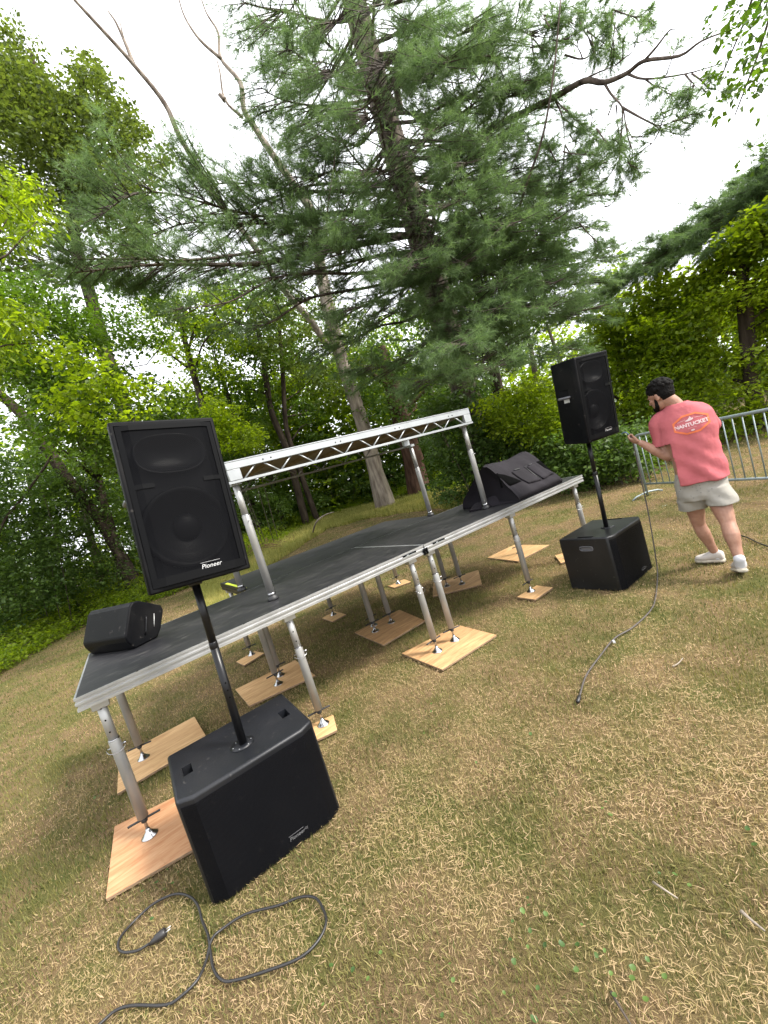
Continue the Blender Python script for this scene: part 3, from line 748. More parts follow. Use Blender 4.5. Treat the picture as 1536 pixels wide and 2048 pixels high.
def pole(label, x, y, z0, x1, y1, z1):
    t = thing('speaker_pole', label, 'speaker pole', (x, y, z0), group='speaker poles')
    P = lambda k: (np.array([x1-x, y1-y, z1-z0])*k)
    b = Bag(); b.tube([P(0), P(.62)], .0200, 16); b.obj('lower_tube', MT['pole'], t)
    b = Bag(); b.tube([P(.60), P(1.0)], .0188, 16); b.obj('upper_tube', MT['pole'], t)
    b = Bag(); b.tube([P(.60), P(.605), P(.635), P(.64)], [.0200, .0207, .0207, .0190], 16); b.obj('collar', MT['pole'], t)
    b = Bag()
    for k in (.30, .345, .39): b = Bag(); p = P(k); b.tube([p+[0, -.0215, 0], p+[0, -.019, 0]], .004, 8); b.obj('pin_hole', MT['hole'], t)
def subwoofer(label, x, y, rz, w, d, h, side_handle=False, ch=.07, foot_z=.0, pm='paint'):
    t = thing('subwoofer', label, 'subwoofer', (x, y, foot_z), (0, 0, rz), 'subwoofers')
    plan = [(-w/2, -d/2+.035), (-w/2+ch, -d/2), (w/2-ch, -d/2), (w/2, -d/2+.035), (w/2, d/2), (-w/2, d/2)]
    b = Bag(); b.prism(plan, .006, h); cab = b.obj('cabinet', MT[pm], t, .014, 3)
    cuts = []
    if not side_handle:
        for s in (-1, 1): c = Bag(); c.box((s*(w/2-.075)-.022, -.05, h-.07), (s*(w/2-.075)+.022, .04, h+.05)); cuts.append(c)
    else:
        for s in (-1, 1):
            c = Bag(); c.box((s*(w/2-.035)-.018, -.075, h-.05), (s*(w/2-.035)+.018, .075, h+.05)); cuts.append(c)
            c = Bag(); c.box((-.05, -.062, h-.118), (.05, .054, h-.083), None, (s*(w/2+.02), 0, 0)); cuts.append(c)
    if side_handle:
        for s in (-1, 1):
            R_ = [(s*(w/2+.0005), -.005+.062*np.sign(math.cos(a))*abs(math.cos(a))**.45, h-.100+.021*np.sign(math.sin(a))*abs(math.sin(a))**.6) for a in np.linspace(0, 2*math.pi, 29)]
            r_ = Bag(); r_.tube(R_, .0038, 6); r_.obj('grip_rim_highlight', MT['grip'], t)  # grey rim and cup paint the highlight of the black recess
            r_ = Bag(); r_.box((s*(w/2-.010)-.002, -.060, h-.118), (s*(w/2-.010)+.002, .052, h-.090)); r_.obj('grip_cup_highlight', MT['grip'], t)
    fc = Bag(); fc.box((-w/2+.028, -d/2-.02, .03), (w/2-.028, -d/2+.03, h-.028)); 
    cab.parent = None; cut(cab, cuts); cab.parent = t
    # grille in front, sitting 2 mm proud, following the angled corners
    e = .004; zt, zb = h-.030, .018
    V = [(-w/2+.012, -d/2+.029-e, zb), (-w/2+ch, -d/2-e, zb), (w/2-ch, -d/2-e, zb), (w/2-.012, -d/2+.029-e, zb)]
    V += [(a, b_, zt) for a, b_, c in V]
    q = Bag(); q.add(V, [(0, 1, 5, 4), (1, 2, 6, 5), (2, 3, 7, 6)]); g = q.obj('grille', MT['grille_fine'], t)
    b = Bag(); b.lathe([(.058, h+.001), (.060, h+.003), (.030, h+.005), (.022, h+.005)], 24, (.005, -.07, 0)); pc = b.obj('pole_plate', MT['paint'], t)
    b = Bag()
    for k in range(6):
        a = k*math.pi/3; b.lathe([(.0028, h+.0045), (.0028, h+.0062)], 8, (.005+.045*math.cos(a), -.07+.045*math.sin(a), 0))
    b.obj('screw', MT['alu'], pc)
    logo_parts(t, w*.13, -d/2-e-.001, .066, .025, small='DJ', lm='dim_logo')
    for sx in (-1, 1):
        for sy in (-1, 1):
            b = Bag(); b.lathe([(.02, -.012), (.022, .0), (.022, .0055)], 12, (sx*(w/2-.05), sy*(d/2-.06), 0)); b.obj('rubber_foot', MT['black'], t)
    return t
subwoofer('black subwoofer with textured top and two hand slots, standing nearest the camera', -1.82, -.469, -.017, .648, .513, .51, False)
subwoofer('black subwoofer with an oval grip slot in its side, standing beside the man', 1.693, -.50, .027, .641, .501, .511, True, pm='gloss_paint')
pole('black pole rising from the near subwoofer', -1.811, -.538, .511, -1.779, -.545, 1.352)
pole('black pole rising from the far subwoofer', 1.69, -.563, .512, 1.708, -.589, 1.355)

# wedge monitor lying on the far left corner of the stage
def monitor():
    P0 = np.array([-2.189, .609, ZS]); Lw = .53; e = np.array([math.cos(-1.021), math.sin(-1.021), 0])
    dep = np.array([-e[1], e[0], 0]);  # away from the camera
    t = thing('wedge_monitor', 'black wedge monitor speaker lying on the far left corner of the stage', 'monitor speaker', tuple(P0+[0, 0, .002]), (0, 0, math.atan2(e[1], e[0])))
    prof = [(.065, 0), (.24, 0), (.285, .045), (.352, .165), (.345, .205), (.20, .300), (.155, .308), (.125, .285), (.030, .105), (.034, .070)]
    V = []; n = len(prof)
    for s in (0, 1):
        for (u, v) in prof: V.append((-Lw*s*(1), u, v))
    F = [tuple(range(n)), tuple(range(n, 2*n))[::-1]]+[(i, i+n, (i+1) % n+n, (i+1) % n) for i in range(n)]
    b = Bag(); b.add(V, F); b.obj('cabinet', MT['cabinet'], t, .012, 3)
    b = Bag(); b.tube([(.002, .16, .06), (.010, .17, .08), (.010, .20, .16), (.002, .21, .18)], .006, 8); b.obj('handle', MT['pole'], t)
    b = Bag(); b.tube([(.001, .24, .08), (.003, .245, .10), (.003, .27, .17)], .003, 8); b.obj('trim_strip', MT['alu_leg'], t)
    b = Bag(); b.lathe([(.008, -.001), (.008, .004)], 12, (-.40, .045, .060), 'y'); b.obj('foot_stud', MT['alu'], t)
    b = Bag(); b.box((-Lw+.03, .065, .332), (-.03, .30, .336)); 
monitor()

# ------------------------------------------------------------------ covered speaker at the right end of the stage
def covered_speaker():
    X0, X1 = 1.30, 2.07
    t = thing('covered_speaker', 'wedge speaker under a loose black cloth cover at the right end of the stage', 'covered speaker', (X0, 0, ZS+.0025))
    prof = spline([(.035, .004), (.015, .05), (.06, .125), (.125, .20), (.20, .315), (.30, .425), (.345, .440), (.40, .435), (.55, .33), (.70, .20), (.80, .11), (.83, .004)], 4)
    nu, nv = 34, len(prof); V = []; g = np.random.default_rng(4)
    L = X1-X0
    for i in range(nu):
        u = i/(nu-1)
        for j, (y, z) in enumerate(prof):
            s = j/(nv-1)
            x = u*L
            sag = 1-.05*math.sin(u*math.pi)*max(0, z/.44)
            # shoulders taper in towards the ridge
            k = z/.44; x = x*(1-.07*k)+.02*k
            edge = min(u, 1-u)
            drop = 0 if edge > .06 else (.06-edge)/.06*.022
            w = .016*(fbm(u*7+s*3, s*9, 3)-.5)*2 + .007*math.sin(u*26+s*8)*math.exp(-((k-.5)/.35)**2)
            V.append((x, y-w*.6-drop*.0, max(.003, z*sag-drop+w*.8)))
    F = [(i*nv+j, i*nv+j+1, (i+1)*nv+j+1, (i+1)*nv+j) for i in range(nu-1) for j in range(nv-1)]
    F = [f[::-1] for f in F]
    F.append(tuple(range(nv))[::-1]); F.append(tuple(range((nu-1)*nv, nu*nv)))
    V = np.array(V); bvh = BVHTree.FromPolygons([tuple(v) for v in V], F[:-2])
    me = new_mesh('cover_cloth', V, F, [MT['fabric']], True); link('cover_cloth', me, t)
    def patch(name, xy, off, m, th=.006, n=9):
        """rounded cloth patch lying on the sloping front: xy in (x, profile height) space"""
        poly = np.array(xy, float)
        q = Bag(); P = []
        for u in np.linspace(0, 1, n):
            row = []
            for v in np.linspace(0, 1, n):
                a = poly[0]*(1-u)*(1-v)+poly[1]*u*(1-v)+poly[2]*u*v+poly[3]*(1-u)*v
                h = bvh.ray_cast(Vector((a[0], -1, a[1])), Vector((0, 1, 0)))
                p = h[0] if h[0] is not None else Vector((a[0], .2, a[1])); row.append((p.x, p.y-off-(th if 0 < u < 1 and 0 < v < 1 else 0)*0, p.z))
            P += row
        Fq = [(i*n+j, (i+1)*n+j, (i+1)*n+j+1, i*n+j+1) for i in range(n-1) for j in range(n-1)]
        me = new_mesh(name, P, Fq, [m], True); o = link(name, me, t)
        so = o.modifiers.new('s', 'SOLIDIFY'); so.thickness = th; so.offset = 1
        return o
    patch('pocket', [(.27, .13), (.47, .115), (.43, .275), (.20, .29)], .008, MT['fabric'])
    patch('pocket', [(.50, .115), (.71, .13), (.64, .30), (.46, .285)], .008, MT['fabric'])
    patch('seam', [(.445, .30), (.452, .30), (.485, .13), (.478, .13)], .012, MT['black'], .003, 4)
    patch('seam', [(.462, .30), (.469, .30), (.502, .13), (.495, .13)], .012, MT['black'], .003, 4)
    patch('seam', [(.27, .305), (.36, .300), (.36, .293), (.27, .298)], .012, MT['black'], .003, 4)
    patch('seam', [(.50, .305), (.57, .300), (.57, .293), (.50, .298)], .012, MT['black'], .003, 4)
    patch('cover_opening', [(.655, .30), (.735, .30), (.76, .17), (.715, .15)], .006, MT['hole'], .002, 6)
    patch('cover_opening', [(.005, .335), (.09, .29), (.22, .175), (.0, .17)], .006, MT['hole'], .002, 6)
    # slack folds of cloth on the left
    V = []; F = []; nu, nv = 18, 20
    for i in range(nu):
        u = i/(nu-1)
        for j in range(nv):
            a = math.pi*j/(nv-1)
            wv = (.02+.34*(u**.8)); hh = .02+.15*u**1.3*(1+.3*math.sin(u*9))
            y = .52-.18*u-wv*math.cos(a)*.62; z = hh*math.sin(a)*(1+.25*math.sin(3*a+u*8))+.002
            V.append((-.20+u*.32, y+.012*math.sin(u*21+a*4), max(z, .001)))
    F = [(i*nv+j, i*nv+j+1, (i+1)*nv+j+1, (i+1)*nv+j)[::-1] for i in range(nu-1) for j in range(nv-1)]
    F.append(tuple(range(nv))[::-1])
    link('loose_fold', new_mesh('loose_fold', V, F, [MT['fabric']], True), t)
covered_speaker()

# ------------------------------------------------------------------ crowd barrier
def barrier():
    A = np.array([4.86, .53]); B = np.array([4.13, -1.20]); e = (B-A)/np.linalg.norm(B-A)
    L = 2.55; gzv = float(gz(A[0], A[1]))
    t = thing('crowd_barrier', 'galvanised steel crowd control barrier on the grass behind the man', 'crowd barrier', (A[0], A[1], .09), (0, 0, math.atan2(e[1], e[0])))
    zt, zb, r = .965, .185, .0195
    P = [(0, 0, .0), (0, 0, zt-.12)]
    P += [(.12-.12*math.cos(a), 0, zt-.12+.12*math.sin(a)) for a in np.linspace(.25, math.pi/2, 6)]
    P += [(L-.12, 0, zt)]+[(L-.12+.12*math.sin(a), 0, zt-.12+.12*math.cos(a)) for a in np.linspace(.25, math.pi/2, 6)]+[(L, 0, 0)]
    b = Bag(); b.tube(P, r, 14); b.obj('frame', MT['galv'], t)
    b = Bag(); b.tube([(0.0, 0, zb), (L, 0, zb)], .017, 12); b.obj('bottom_rail', MT['galv'], t)
    n = 21
    for k in range(n):
        x = .118*(k+1)
        if x > L-.06: break
        b = Bag(); ztop = zt if x > .12 else zt-.005
        b.tube([(x, 0, zb+.010), (x, 0, ztop-.012)], .0075, 8); b.obj('upright_bar', MT['galv'], t)
    for x in (.0, L):
        b = Bag(); b.tube([(x, -.28, -.005), (x, -.20, .03), (x, 0, .055), (x, .20, .03), (x, .28, -.005)], .014, 8); b.obj('foot', MT['galv'], t)
    b = Bag(); b.tube([(-.015, 0, .70), (-.06, 0, .70), (-.06, 0, .66)], .007, 8); b.tube([(-.015, 0, .30), (-.06, 0, .30), (-.06, 0, .26)], .007, 8); b.obj('coupling_hook', MT['galv'], t)
barrier()

# ------------------------------------------------------------------ cables
def cable(name, label, P, rad, m, n=8):
    b = Bag(); b.tube(spline(P, 6), rad, n); o = b.obj(name, m); tag(o, label, 'cable'); return o
def px2(L_, s, ox, oy, z):
    g = np.random.default_rng(5); o = []
    for x, y in L_:
        p = onz(ox+x/s, oy+y/s, z+g.uniform(0, .008)); o.append(p)
    return o
c1 = [(180,1650),(230,1605),(300,1545),(380,1520),(530,1518),(600,1480),(680,1400),(720,1310),(748,1230),(790,1170),(900,1100),(1050,1060),(1150,1022),(1220,1025),(1258,1080),(1270,1140),(1235,1220),(1150,1300),(1000,1360),(850,1405),(790,1402),(752,1350),(738,1270),(732,1210),(700,1130),(680,1060),(640,1018),(575,1008),(480,1050),(390,1130),(325,1205),(315,1255),(340,1275),(400,1268),(450,1240),(478,1222)]
P1 = px2(c1, 2.3, 100, 1350, .022)
P1[8][2] += .012; P1[23][2] += .012
pc = cable('power_cable', 'thick black power cable looped on the grass in front of the near subwoofer', P1, .0052, MT['cable'])
pa, pb = onz(100+478/2.3, 1350+1222/2.3, .032), onz(100+530/2.3, 1350+1180/2.3, .040)
d = (pb-pa)/np.linalg.norm(pb-pa)
b = Bag(); b.tube([pa-d*.02, pa, pa+d*.012, pa+d*.045, pa+d*.05], [.006, .011, .016, .017, .012], 12); b.obj('plug_body', MT['cable'], pc)
sd = np.cross(d, [0, 0, 1.])
for s in (-1, 1):
    q = pa+d*.05+sd*.007*s; b = Bag(); b.tube([q, q+d*.018], .0022, 6); b.obj('plug_pin', MT['logo'], pc)
HAND = None

# ------------------------------------------------------------------ person
PF = np.array([2.0, -1.3])-CAM[:2]; PF /= np.linalg.norm(PF); PD0 = float(np.dot(np.array([2.0, -1.3])-CAM[:2], PF))
FA = np.array([PF[0], PF[1], 0.0]); LA = np.array([PF[1], -PF[0], 0.0]); UP = np.array([0, 0, 1.])   # away, image right, up
def PP(px, py, off=0.0):
    d = ray(px, py); return CAM+d*((PD0+off)/(d[0]*PF[0]+d[1]*PF[1]))
def capsule_bag(b, P, R, n=14):
    """tapered limb with round ends through the points"""
    P = [np.array(p, float) for p in P]; 
    Q = []; rr = []
    t0 = (P[0]-P[1]); t0 /= np.linalg.norm(t0); t1 = P[-1]-P[-2]; t1 /= np.linalg.norm(t1)
    for a in (80, 55, 28): Q.append(P[0]+t0*R[0]*math.sin(math.radians(a))); rr.append(R[0]*math.cos(math.radians(a)))
    sp = spline(P, 4); u = np.linspace(0, len(P)-1, len(sp)); rs = np.interp(u, range(len(P)), R)
    Q += list(sp); rr += list(rs)
    for a in (28, 55, 80): Q.append(P[-1]+t1*R[-1]*math.sin(math.radians(a))); rr.append(R[-1]*math.cos(math.radians(a)))
    b.tube(Q, rr, n)
def ellipsoid(b, c, R3, A=None, n=16):
    """A: 3x3 columns = axes"""
    A = np.eye(3) if A is None else A; V = []; m = n//2+1
    for i in range(m):
        th = math.pi*(i+.0)/(m-1); th = min(max(th, .02), math.pi-.02)
        for k in range(n):
            ph = 2*math.pi*k/n; v = np.array([R3[0]*math.sin(th)*math.cos(ph), R3[1]*math.sin(th)*math.sin(ph), R3[2]*math.cos(th)]); V.append(np.array(c)+A @ v)
    F = [(i*n+k, (i+1)*n+k, (i+1)*n+(k+1) % n, i*n+(k+1) % n) for i in range(m-1) for k in range(n)]
    F.append(tuple(range(n))); F.append(tuple(range((m-1)*n, m*n))[::-1])
    b.add(V, F, True)
def loft(b, secs, n=24, power=2.3):
    """secs: (centre, half width vector, half depth vector)"""
    V = []
    for c, a, d in secs:
        for k in range(n):
            t = 2*math.pi*k/n; ct, st = math.cos(t), math.sin(t); e = 2/power
            V.append(np.array(c)+np.array(a)*np.sign(ct)*abs(ct)**e+np.array(d)*np.sign(st)*abs(st)**e)
    m = len(secs); F = [(i*n+k, i*n+(k+1) % n, (i+1)*n+(k+1) % n, (i+1)*n+k) for i in range(m-1) for k in range(n)]
    F.append(tuple(range(n))[::-1]); F.append(tuple(range((m-1)*n, m*n))); b.add(V, F, True)
def fuse(b, name, mats, parent, vox, smooth=6, fac=.5):
    o = b.obj(name, mats, parent)
    bm = bmesh.new(); bm.from_mesh(o.data); bmesh.ops.recalc_face_normals(bm, faces=bm.faces); bm.to_mesh(o.data); bm.free()
    r = o.modifiers.new('r', 'REMESH'); r.mode = 'VOXEL'; r.voxel_size = vox; r.use_smooth_shade = True
    if smooth: s = o.modifiers.new('s', 'SMOOTH'); s.iterations = smooth; s.factor = fac
    me = evaluated(o); o.modifiers.clear(); o.data = me
    me.polygons.foreach_set('use_smooth', np.ones(len(me.polygons), bool)); me.name = name
    if not me.materials:
        for m in (mats if isinstance(mats, list) else [mats]): me.materials.append(m)
    return o
def skin_mat(name, c1, c2):
    m = mat(name, c1, .48, spec=.4, noise_scale=22, col2=c2, bump=.15, bump_scale=260, bump_dist=.001)
    b = m.node_tree.nodes['Principled BSDF']; b.inputs['Subsurface Weight'].default_value = .12; b.inputs['Subsurface Radius'].default_value = (.01, .004, .002); b.inputs['Subsurface Scale'].default_value = .5
    return m
def person():
    global HAND
    t = thing('person', 'man in a coral red T-shirt and pale shorts holding a cable towards the far loudspeaker', 'person', tuple(onz(1455, 1145, 0)))
    base = np.array(t.location)
    skin = skin_mat('skin', (.36, .20, .14), (.28, .145, .10))
    hairm = mat('black_hair', (.006, .005, .0045), .75, spec=.12, noise_scale=60, noise_amt=.5, bump=1.0, bump_scale=90, bump_dist=.01)
    def loc(p): return np.asarray(p)-base
    B = Bag()
    L = lambda px, py, off=0: loc(PP(px, py, off))
    # head, turned towards the left and looking down a little
    fwd = -LA*.86+FA*.42-UP*.26; fwd /= np.linalg.norm(fwd)
    side = np.cross(UP, fwd); side /= np.linalg.norm(side); hup = np.cross(fwd, side)
    H = L(1321, 791, .02)
    A = np.stack([fwd, side, hup], 1)
    ellipsoid(B, H+hup*.022-fwd*.012, (.098, .076, .098), A, 24)
    ellipsoid(B, H+fwd*.022-hup*.045, (.070, .062, .070), A, 20)
    ellipsoid(B, H+fwd*.062-hup*.086, (.034, .034, .026), A, 14)           # chin
    ellipsoid(B, H+fwd*.078+hup*.022, (.018, .045, .013), A, 12)           # brow
    ellipsoid(B, H+fwd*.099-hup*.022, (.018, .012, .013), A, 12)           # nose tip
    capsule_bag(B, [H+fwd*.083+hup*.012, H+fwd*.099-hup*.016], [.008, .011], 10)
    ellipsoid(B, H+fwd*.088-hup*.050, (.009, .021, .006), A, 10)           # lips
    ellipsoid(B, H+fwd*.087-hup*.061, (.009, .019, .006), A, 10)
    for s in (-1, 1):
        ellipsoid(B, H-fwd*.008+side*.076*s-hup*.012, (.019, .007, .031), A, 12)
        ellipsoid(B, H+fwd*.060+side*.042*s-hup*.016, (.022, .02, .016), A, 10)
    # neck and trunk
    N0 = L(1352, 812, .02); N1 = H-hup*.045-fwd*.03
    capsule_bag(B, [L(1366, 838, .02), N0, N1], [.075, .058, .056], 16)
    ch = L(1372, 850, .01)
    loft(B, [(L(1362, 822, .01), LA*.10, FA*.06), (L(1366, 838, .01), LA*.17, FA*.085), (L(1377, 870, 0), LA*.175, FA*.105), (L(1388, 910, 0), LA*.155, FA*.10), (L(1398, 950, 0), LA*.155, FA*.105), (L(1405, 985, 0), LA*.155, FA*.11)], 20)
    # arms
    sL, eL, hL = L(1318, 848, .03), L(1336, 912, .01), L(1282, 886, -.02)
    capsule_bag(B, [sL, (sL+eL)/2+LA*.004, eL], [.062, .054, .046], 14)
    capsule_bag(B, [eL, eL*.55+hL*.45-UP*.004, hL], [.047, .043, .027], 14)
    sR = L(1400, 825, .03); eR = sR+LA*.055-UP*.17+FA*.20; hR = eR-LA*.16+UP*.04+FA*.16
    capsule_bag(B, [sR, (sR+eR)/2, eR], [.060, .052, .044], 14); capsule_bag(B, [eR, (eR+hR)/2, hR], [.045, .040, .027], 14)
    # left hand: palm with fingers closed round the cable
    def hand(w, along, palm_n, k=1.0):
        """w wrist, along = wrist to knuckles, palm_n = palm normal"""
        lat = np.cross(along, palm_n)
        pc_ = w+along*.045; ellipsoid(B, pc_, (.047, .038, .017), np.stack([along, lat, palm_n], 1), 14)
        for i, (o, l) in enumerate(zip((-.028, -.009, .010, .028), (.9, 1.0, .95, .76))):
            k0 = w+along*.080+lat*o; k1 = k0+along*.034*l+palm_n*.014; k2 = k1+palm_n*.026*l-along*.004; k3 = k2-along*.018*l+palm_n*.006
            capsule_bag(B, [k0-along*.02, k0, k1, k2, k3], [.0098, .0096, .0088, .0082, .0072], 8)
        t0 = w+along*.022-lat*.030; t1 = t0+along*.030-lat*.016+palm_n*.014; t2 = t1+along*.026+lat*.010+palm_n*.014
        capsule_bag(B, [t0, t1, t2], [.0125, .0108, .0092], 8)
        return w+along*.095+palm_n*.022
    al = -LA*.70+UP*.42+FA*.25; al /= np.linalg.norm(al); pn = np.cross(al, FA+LA*.3); pn /= np.linalg.norm(pn)
    if pn[2] < 0: pn = -pn
    pn = pn*.75+FA*.5-al*0; pn -= al*(pn@al); pn /= np.linalg.norm(pn)
    HAND = hand(hL, al, pn)+base
    al2 = hR-eR; al2 /= np.linalg.norm(al2); pn2 = np.cross(al2, UP); pn2 /= np.linalg.norm(pn2); hand(hR, al2, -pn2)
    # legs
    hipL, knL, anL = L(1384, 990, .03), L(1397, 1048, .10), L(1431, 1107, .16)
    hipR, knR, anR = L(1432, 985, -.02), L(1456, 1046, -.12), L(1479, 1120, -.24)
    capsule_bag(B, [hipL, (hipL+knL)/2, knL], [.082, .068, .050], 16)
    capsule_bag(B, [knL, knL*.7+anL*.3-FA*.014, knL*.35+anL*.65-FA*.004, anL], [.049, .052, .038, .031], 16)
    capsule_bag(B, [hipR, (hipR+knR)/2, knR], [.084, .072, .053], 16)
    capsule_bag(B, [knR, knR*.7+anR*.3-FA*.018, knR*.35+anR*.65-FA*.006, anR], [.052, .056, .041, .033], 16)
    body = fuse(B, 'body', skin, t, .0055, 4)
    # hair: cap over the skull plus tufts
    Hb = Bag(); c0 = H+hup*.040-fwd*.020
    ellipsoid(Hb, c0, (.101, .080, .094), A, 24)
    ellipsoid(Hb, H-fwd*.030+hup*.006, (.080, .080, .082), A, 20)
    g = np.random.default_rng(2)
    for i in range(150):
        v = g.normal(size=3); v[2] = abs(v[2])*1.2+.1; v[0] -= .1; v /= np.linalg.norm(v)
        ellipsoid(Hb, c0+A @ (v*np.array([.099, .079, .094])), (.013, .013, .014), A, 8)
    hair = fuse(Hb, 'hair', hairm, t, .005, 1)
    # trim the cap to the hairline: drop the faces in front of and below it
    bm = bmesh.new(); bm.from_mesh(hair.data); dl = []
    for f in bm.faces:
        p = np.array(f.calc_center_median())-H; x, y, z = p@fwd, p@side, p@hup
        line = .052 if x > .055 else (.022 if x > .02 else (-.012 if x > -.03 else -.060))
        if z < line: dl.append(f)
    bmesh.ops.delete(bm, geom=dl, context='FACES'); bm.to_mesh(hair.data); bm.free()
    Bd = Bag()
    for s in (-1, 1):
        capsule_bag(Bd, [H+side*.058*s+fwd*.022-hup*.018, H+side*.058*s+fwd*.026-hup*.045, H+side*.050*s+fwd*.040-hup*.078, H+side*.012*s+fwd*.073-hup*.098], [.010, .014, .018, .019], 10)
    capsule_bag(Bd, [H+side*.024+fwd*.092-hup*.040, H+fwd*.098-hup*.038, H-side*.024+fwd*.092-hup*.040], [.005, .006, .005], 8)
    ellipsoid(Bd, H+fwd*.078-hup*.090, (.026, .034, .026), A, 12)
    fuse(Bd, 'beard', hairm, t, .0045, 2)
    # eyes
    for s in (-1, 1):
        e = Bag(); ellipsoid(e, H+fwd*.066+side*.030*s+hup*.002, (.012, .013, .010), A, 12); eo = e.obj('eye', mat('eye_white', (.75, .73, .7), .2), t)
        e = Bag(); ellipsoid(e, H+fwd*.0765+side*.030*s+hup*.001, (.003, .006, .006), A, 10); e.obj('iris', MT['hole'], eo)
    # T-shirt
    shirt_m = mat('coral_cotton', (.43, .118, .130), .85, spec=.2, noise_scale=5, col2=(.36, .092, .104), bump=.35, bump_scale=45, bump_dist=.006)
    S = Bag()
    loft(S, [(L(1352, 806, .015), LA*.072, FA*.065), (L(1358, 816, .01), LA*.125, FA*.085), (L(1366, 832, .005), LA*.190, FA*.105), (L(1375, 858, 0), LA*.200, FA*.130),
             (L(1376, 885, 0), LA*.207, FA*.138), (L(1379, 910, 0), LA*.213, FA*.145), (L(1384, 935, 0), LA*.224, FA*.152), (L(1391, 962, 0), LA*.238, FA*.160)], 32, 2.4)
    capsule_bag(S, [L(1335, 832, .015), sL, sL*.55+eL*.45, L(1330, 893, .015)], [.070, .078, .078, .083], 18)
    capsule_bag(S, [L(1388, 820, .02), sR, sR*.55+eR*.45, sR*.25+eR*.75], [.070, .076, .078, .080], 18)
    shirt = fuse(S, 'shirt', shirt_m, t, .008, 7)
    me = shirt.data; n = len(me.vertices); co = np.zeros(n*3, np.float32); me.vertices.foreach_get('co', co); co = co.reshape(-1, 3).astype(float)
    no = np.zeros(n*3, np.float32); me.vertices.foreach_get('normal', no); no = no.reshape(-1, 3)
    # sleeve and neck ends cut flat (open), then folds
    u = co@LA; v = co[:, 2]
    lowr = np.clip((1.35-v)/.5, 0, 1)
    fold = .0085*lowr*np.sin(u*34+v*13+2.5*np.sin(v*9))+.0045*lowr*np.sin(v*44+u*19+3*np.sin(u*9))+.005*(fbm(u*18, v*12)-.5)*2
    dd = np.exp(-((v-1.22-(u-u.mean())*.6)/.05)**2)*.006
    co = co+no*(fold+dd)[:, None]
    me.vertices.foreach_set('co', co.astype(np.float32).ravel()); me.update()
    bm = bmesh.new(); bm.from_mesh(me)
    sleeve_dir = eL-sL; sleeve_dir /= np.linalg.norm(sleeve_dir)
    sleeve_pt = L(1319, 893, .015)
    hem = L(1397, 962, 0)
    cutd = sleeve_dir*1.0
    dl = []
    for f in bm.faces:
        p = np.array(f.calc_center_median())
        if p@LA < (L(1345, 900)@LA) and (p-sleeve_pt)@cutd > 0: dl.append(f)
        elif (p-L(1352, 806, .015))@UP > -.004 and np.linalg.norm(np.cross(p-L(1352, 806, .015), UP)) < .085: dl.append(f)
    bmesh.ops.delete(bm, geom=dl, context='FACES'); bm.to_mesh(me); bm.free()
    so = shirt.modifiers.new('s', 'SOLIDIFY'); so.thickness = .004; so.offset = -1
    # printed badge on the back, laid onto the cloth
    bvh = BVHTree.FromPolygons([tuple(v_.co) for v_ in me.vertices], [tuple(p.vertices) for p in me.polygons])
    ctr = L(1383, 850, -.3); ax = L(1405, 843.5, -.3)-L(1361, 856.5, -.3); ax /= np.linalg.norm(ax)
    vy = np.cross(FA, ax); vy = vy if vy[2] > 0 else -vy; vy /= np.linalg.norm(vy)
    ink_o = mat('orange_print', (.58, .13, .045), .8); ink_w = mat('faded_white_print', (.58, .42, .42), .8)
    def project(src, m, name, off):
        P = []; 
        for (x, y) in src[0]:
            o = ctr+ax*x+vy*y; h = bvh.ray_cast(Vector(o), Vector(FA)); P.append(tuple((h[0] if h[0] is not None else Vector(o+FA*.2))-Vector(FA)*off))
        me_ = new_mesh(name, P, src[1], [m]); return link(name, me_, shirt)
    def band(poly, wd, sub=10):
        poly = np.array(poly); k = len(poly); Vv = []; Ff = []
        c = poly.mean(0)
        for i in range(k):
            a, b_ = poly[i], poly[(i+1) % k]
            for s in range(sub): Vv.append(a+(b_-a)*s/sub)
        o_ = np.array(Vv); m_ = len(o_); inn = []
        for i in range(m_):
            p_, q_, r_ = o_[i-1], o_[i], o_[(i+1) % m_]; tt = r_-p_; tt /= np.linalg.norm(tt); nn = np.array([-tt[1], tt[0]])
            if nn@(c-q_) < 0: nn = -nn
            inn.append(q_+nn*wd)
        Ff = [(i, (i+1) % m_, (i+1) % m_+m_, i+m_) for i in range(m_)]
        return (list(o_)+inn, Ff)
    hw, hh = .120, .078
    hexa = [(-hw, -.035), (-hw, .035), (-.045, hh), (.045, hh), (hw, .035), (hw, -.035), (.045, -hh), (-.045, -hh)]
    project(band(hexa, .014), ink_o, 'badge_outline', .0035)
    def grid_mesh(body_, size, dx, dy, bold=0):
        me_ = text_mesh('lettering', body_, size, ink_w, bold=bold)
        vs = [(v_.co.x+dx, v_.co.y+dy) for v_ in me_.vertices]; fs = [tuple(p.vertices) for p in me_.polygons]; bpy.data.meshes.remove(me_); return (vs, fs)
    project(grid_mesh('NANTUCKET', .0375, 0, -.006, .0016), ink_w, 'badge_lettering', .0035)
    project(grid_mesh('- - - - - - - -', .012, 0, -.032, .0005), ink_w, 'badge_small_lettering', .0035)
    wh = [(-.036, .030), (-.028, .024), (-.008, .022), (.012, .026), (.022, .034), (.020, .042), (.012, .040), (.006, .052), (.000, .058), (-.002, .050), (-.008, .044), (-.016, .036)]
    project((wh, [tuple(range(len(wh)))]), ink_w, 'badge_emblem', .0038)
    sm = [(.013*math.cos(a), -.052+.007*math.sin(a)) for a in np.linspace(0, 2*math.pi, 12, endpoint=False)]
    project((sm, [tuple(range(12))]), ink_w, 'badge_emblem', .0038)
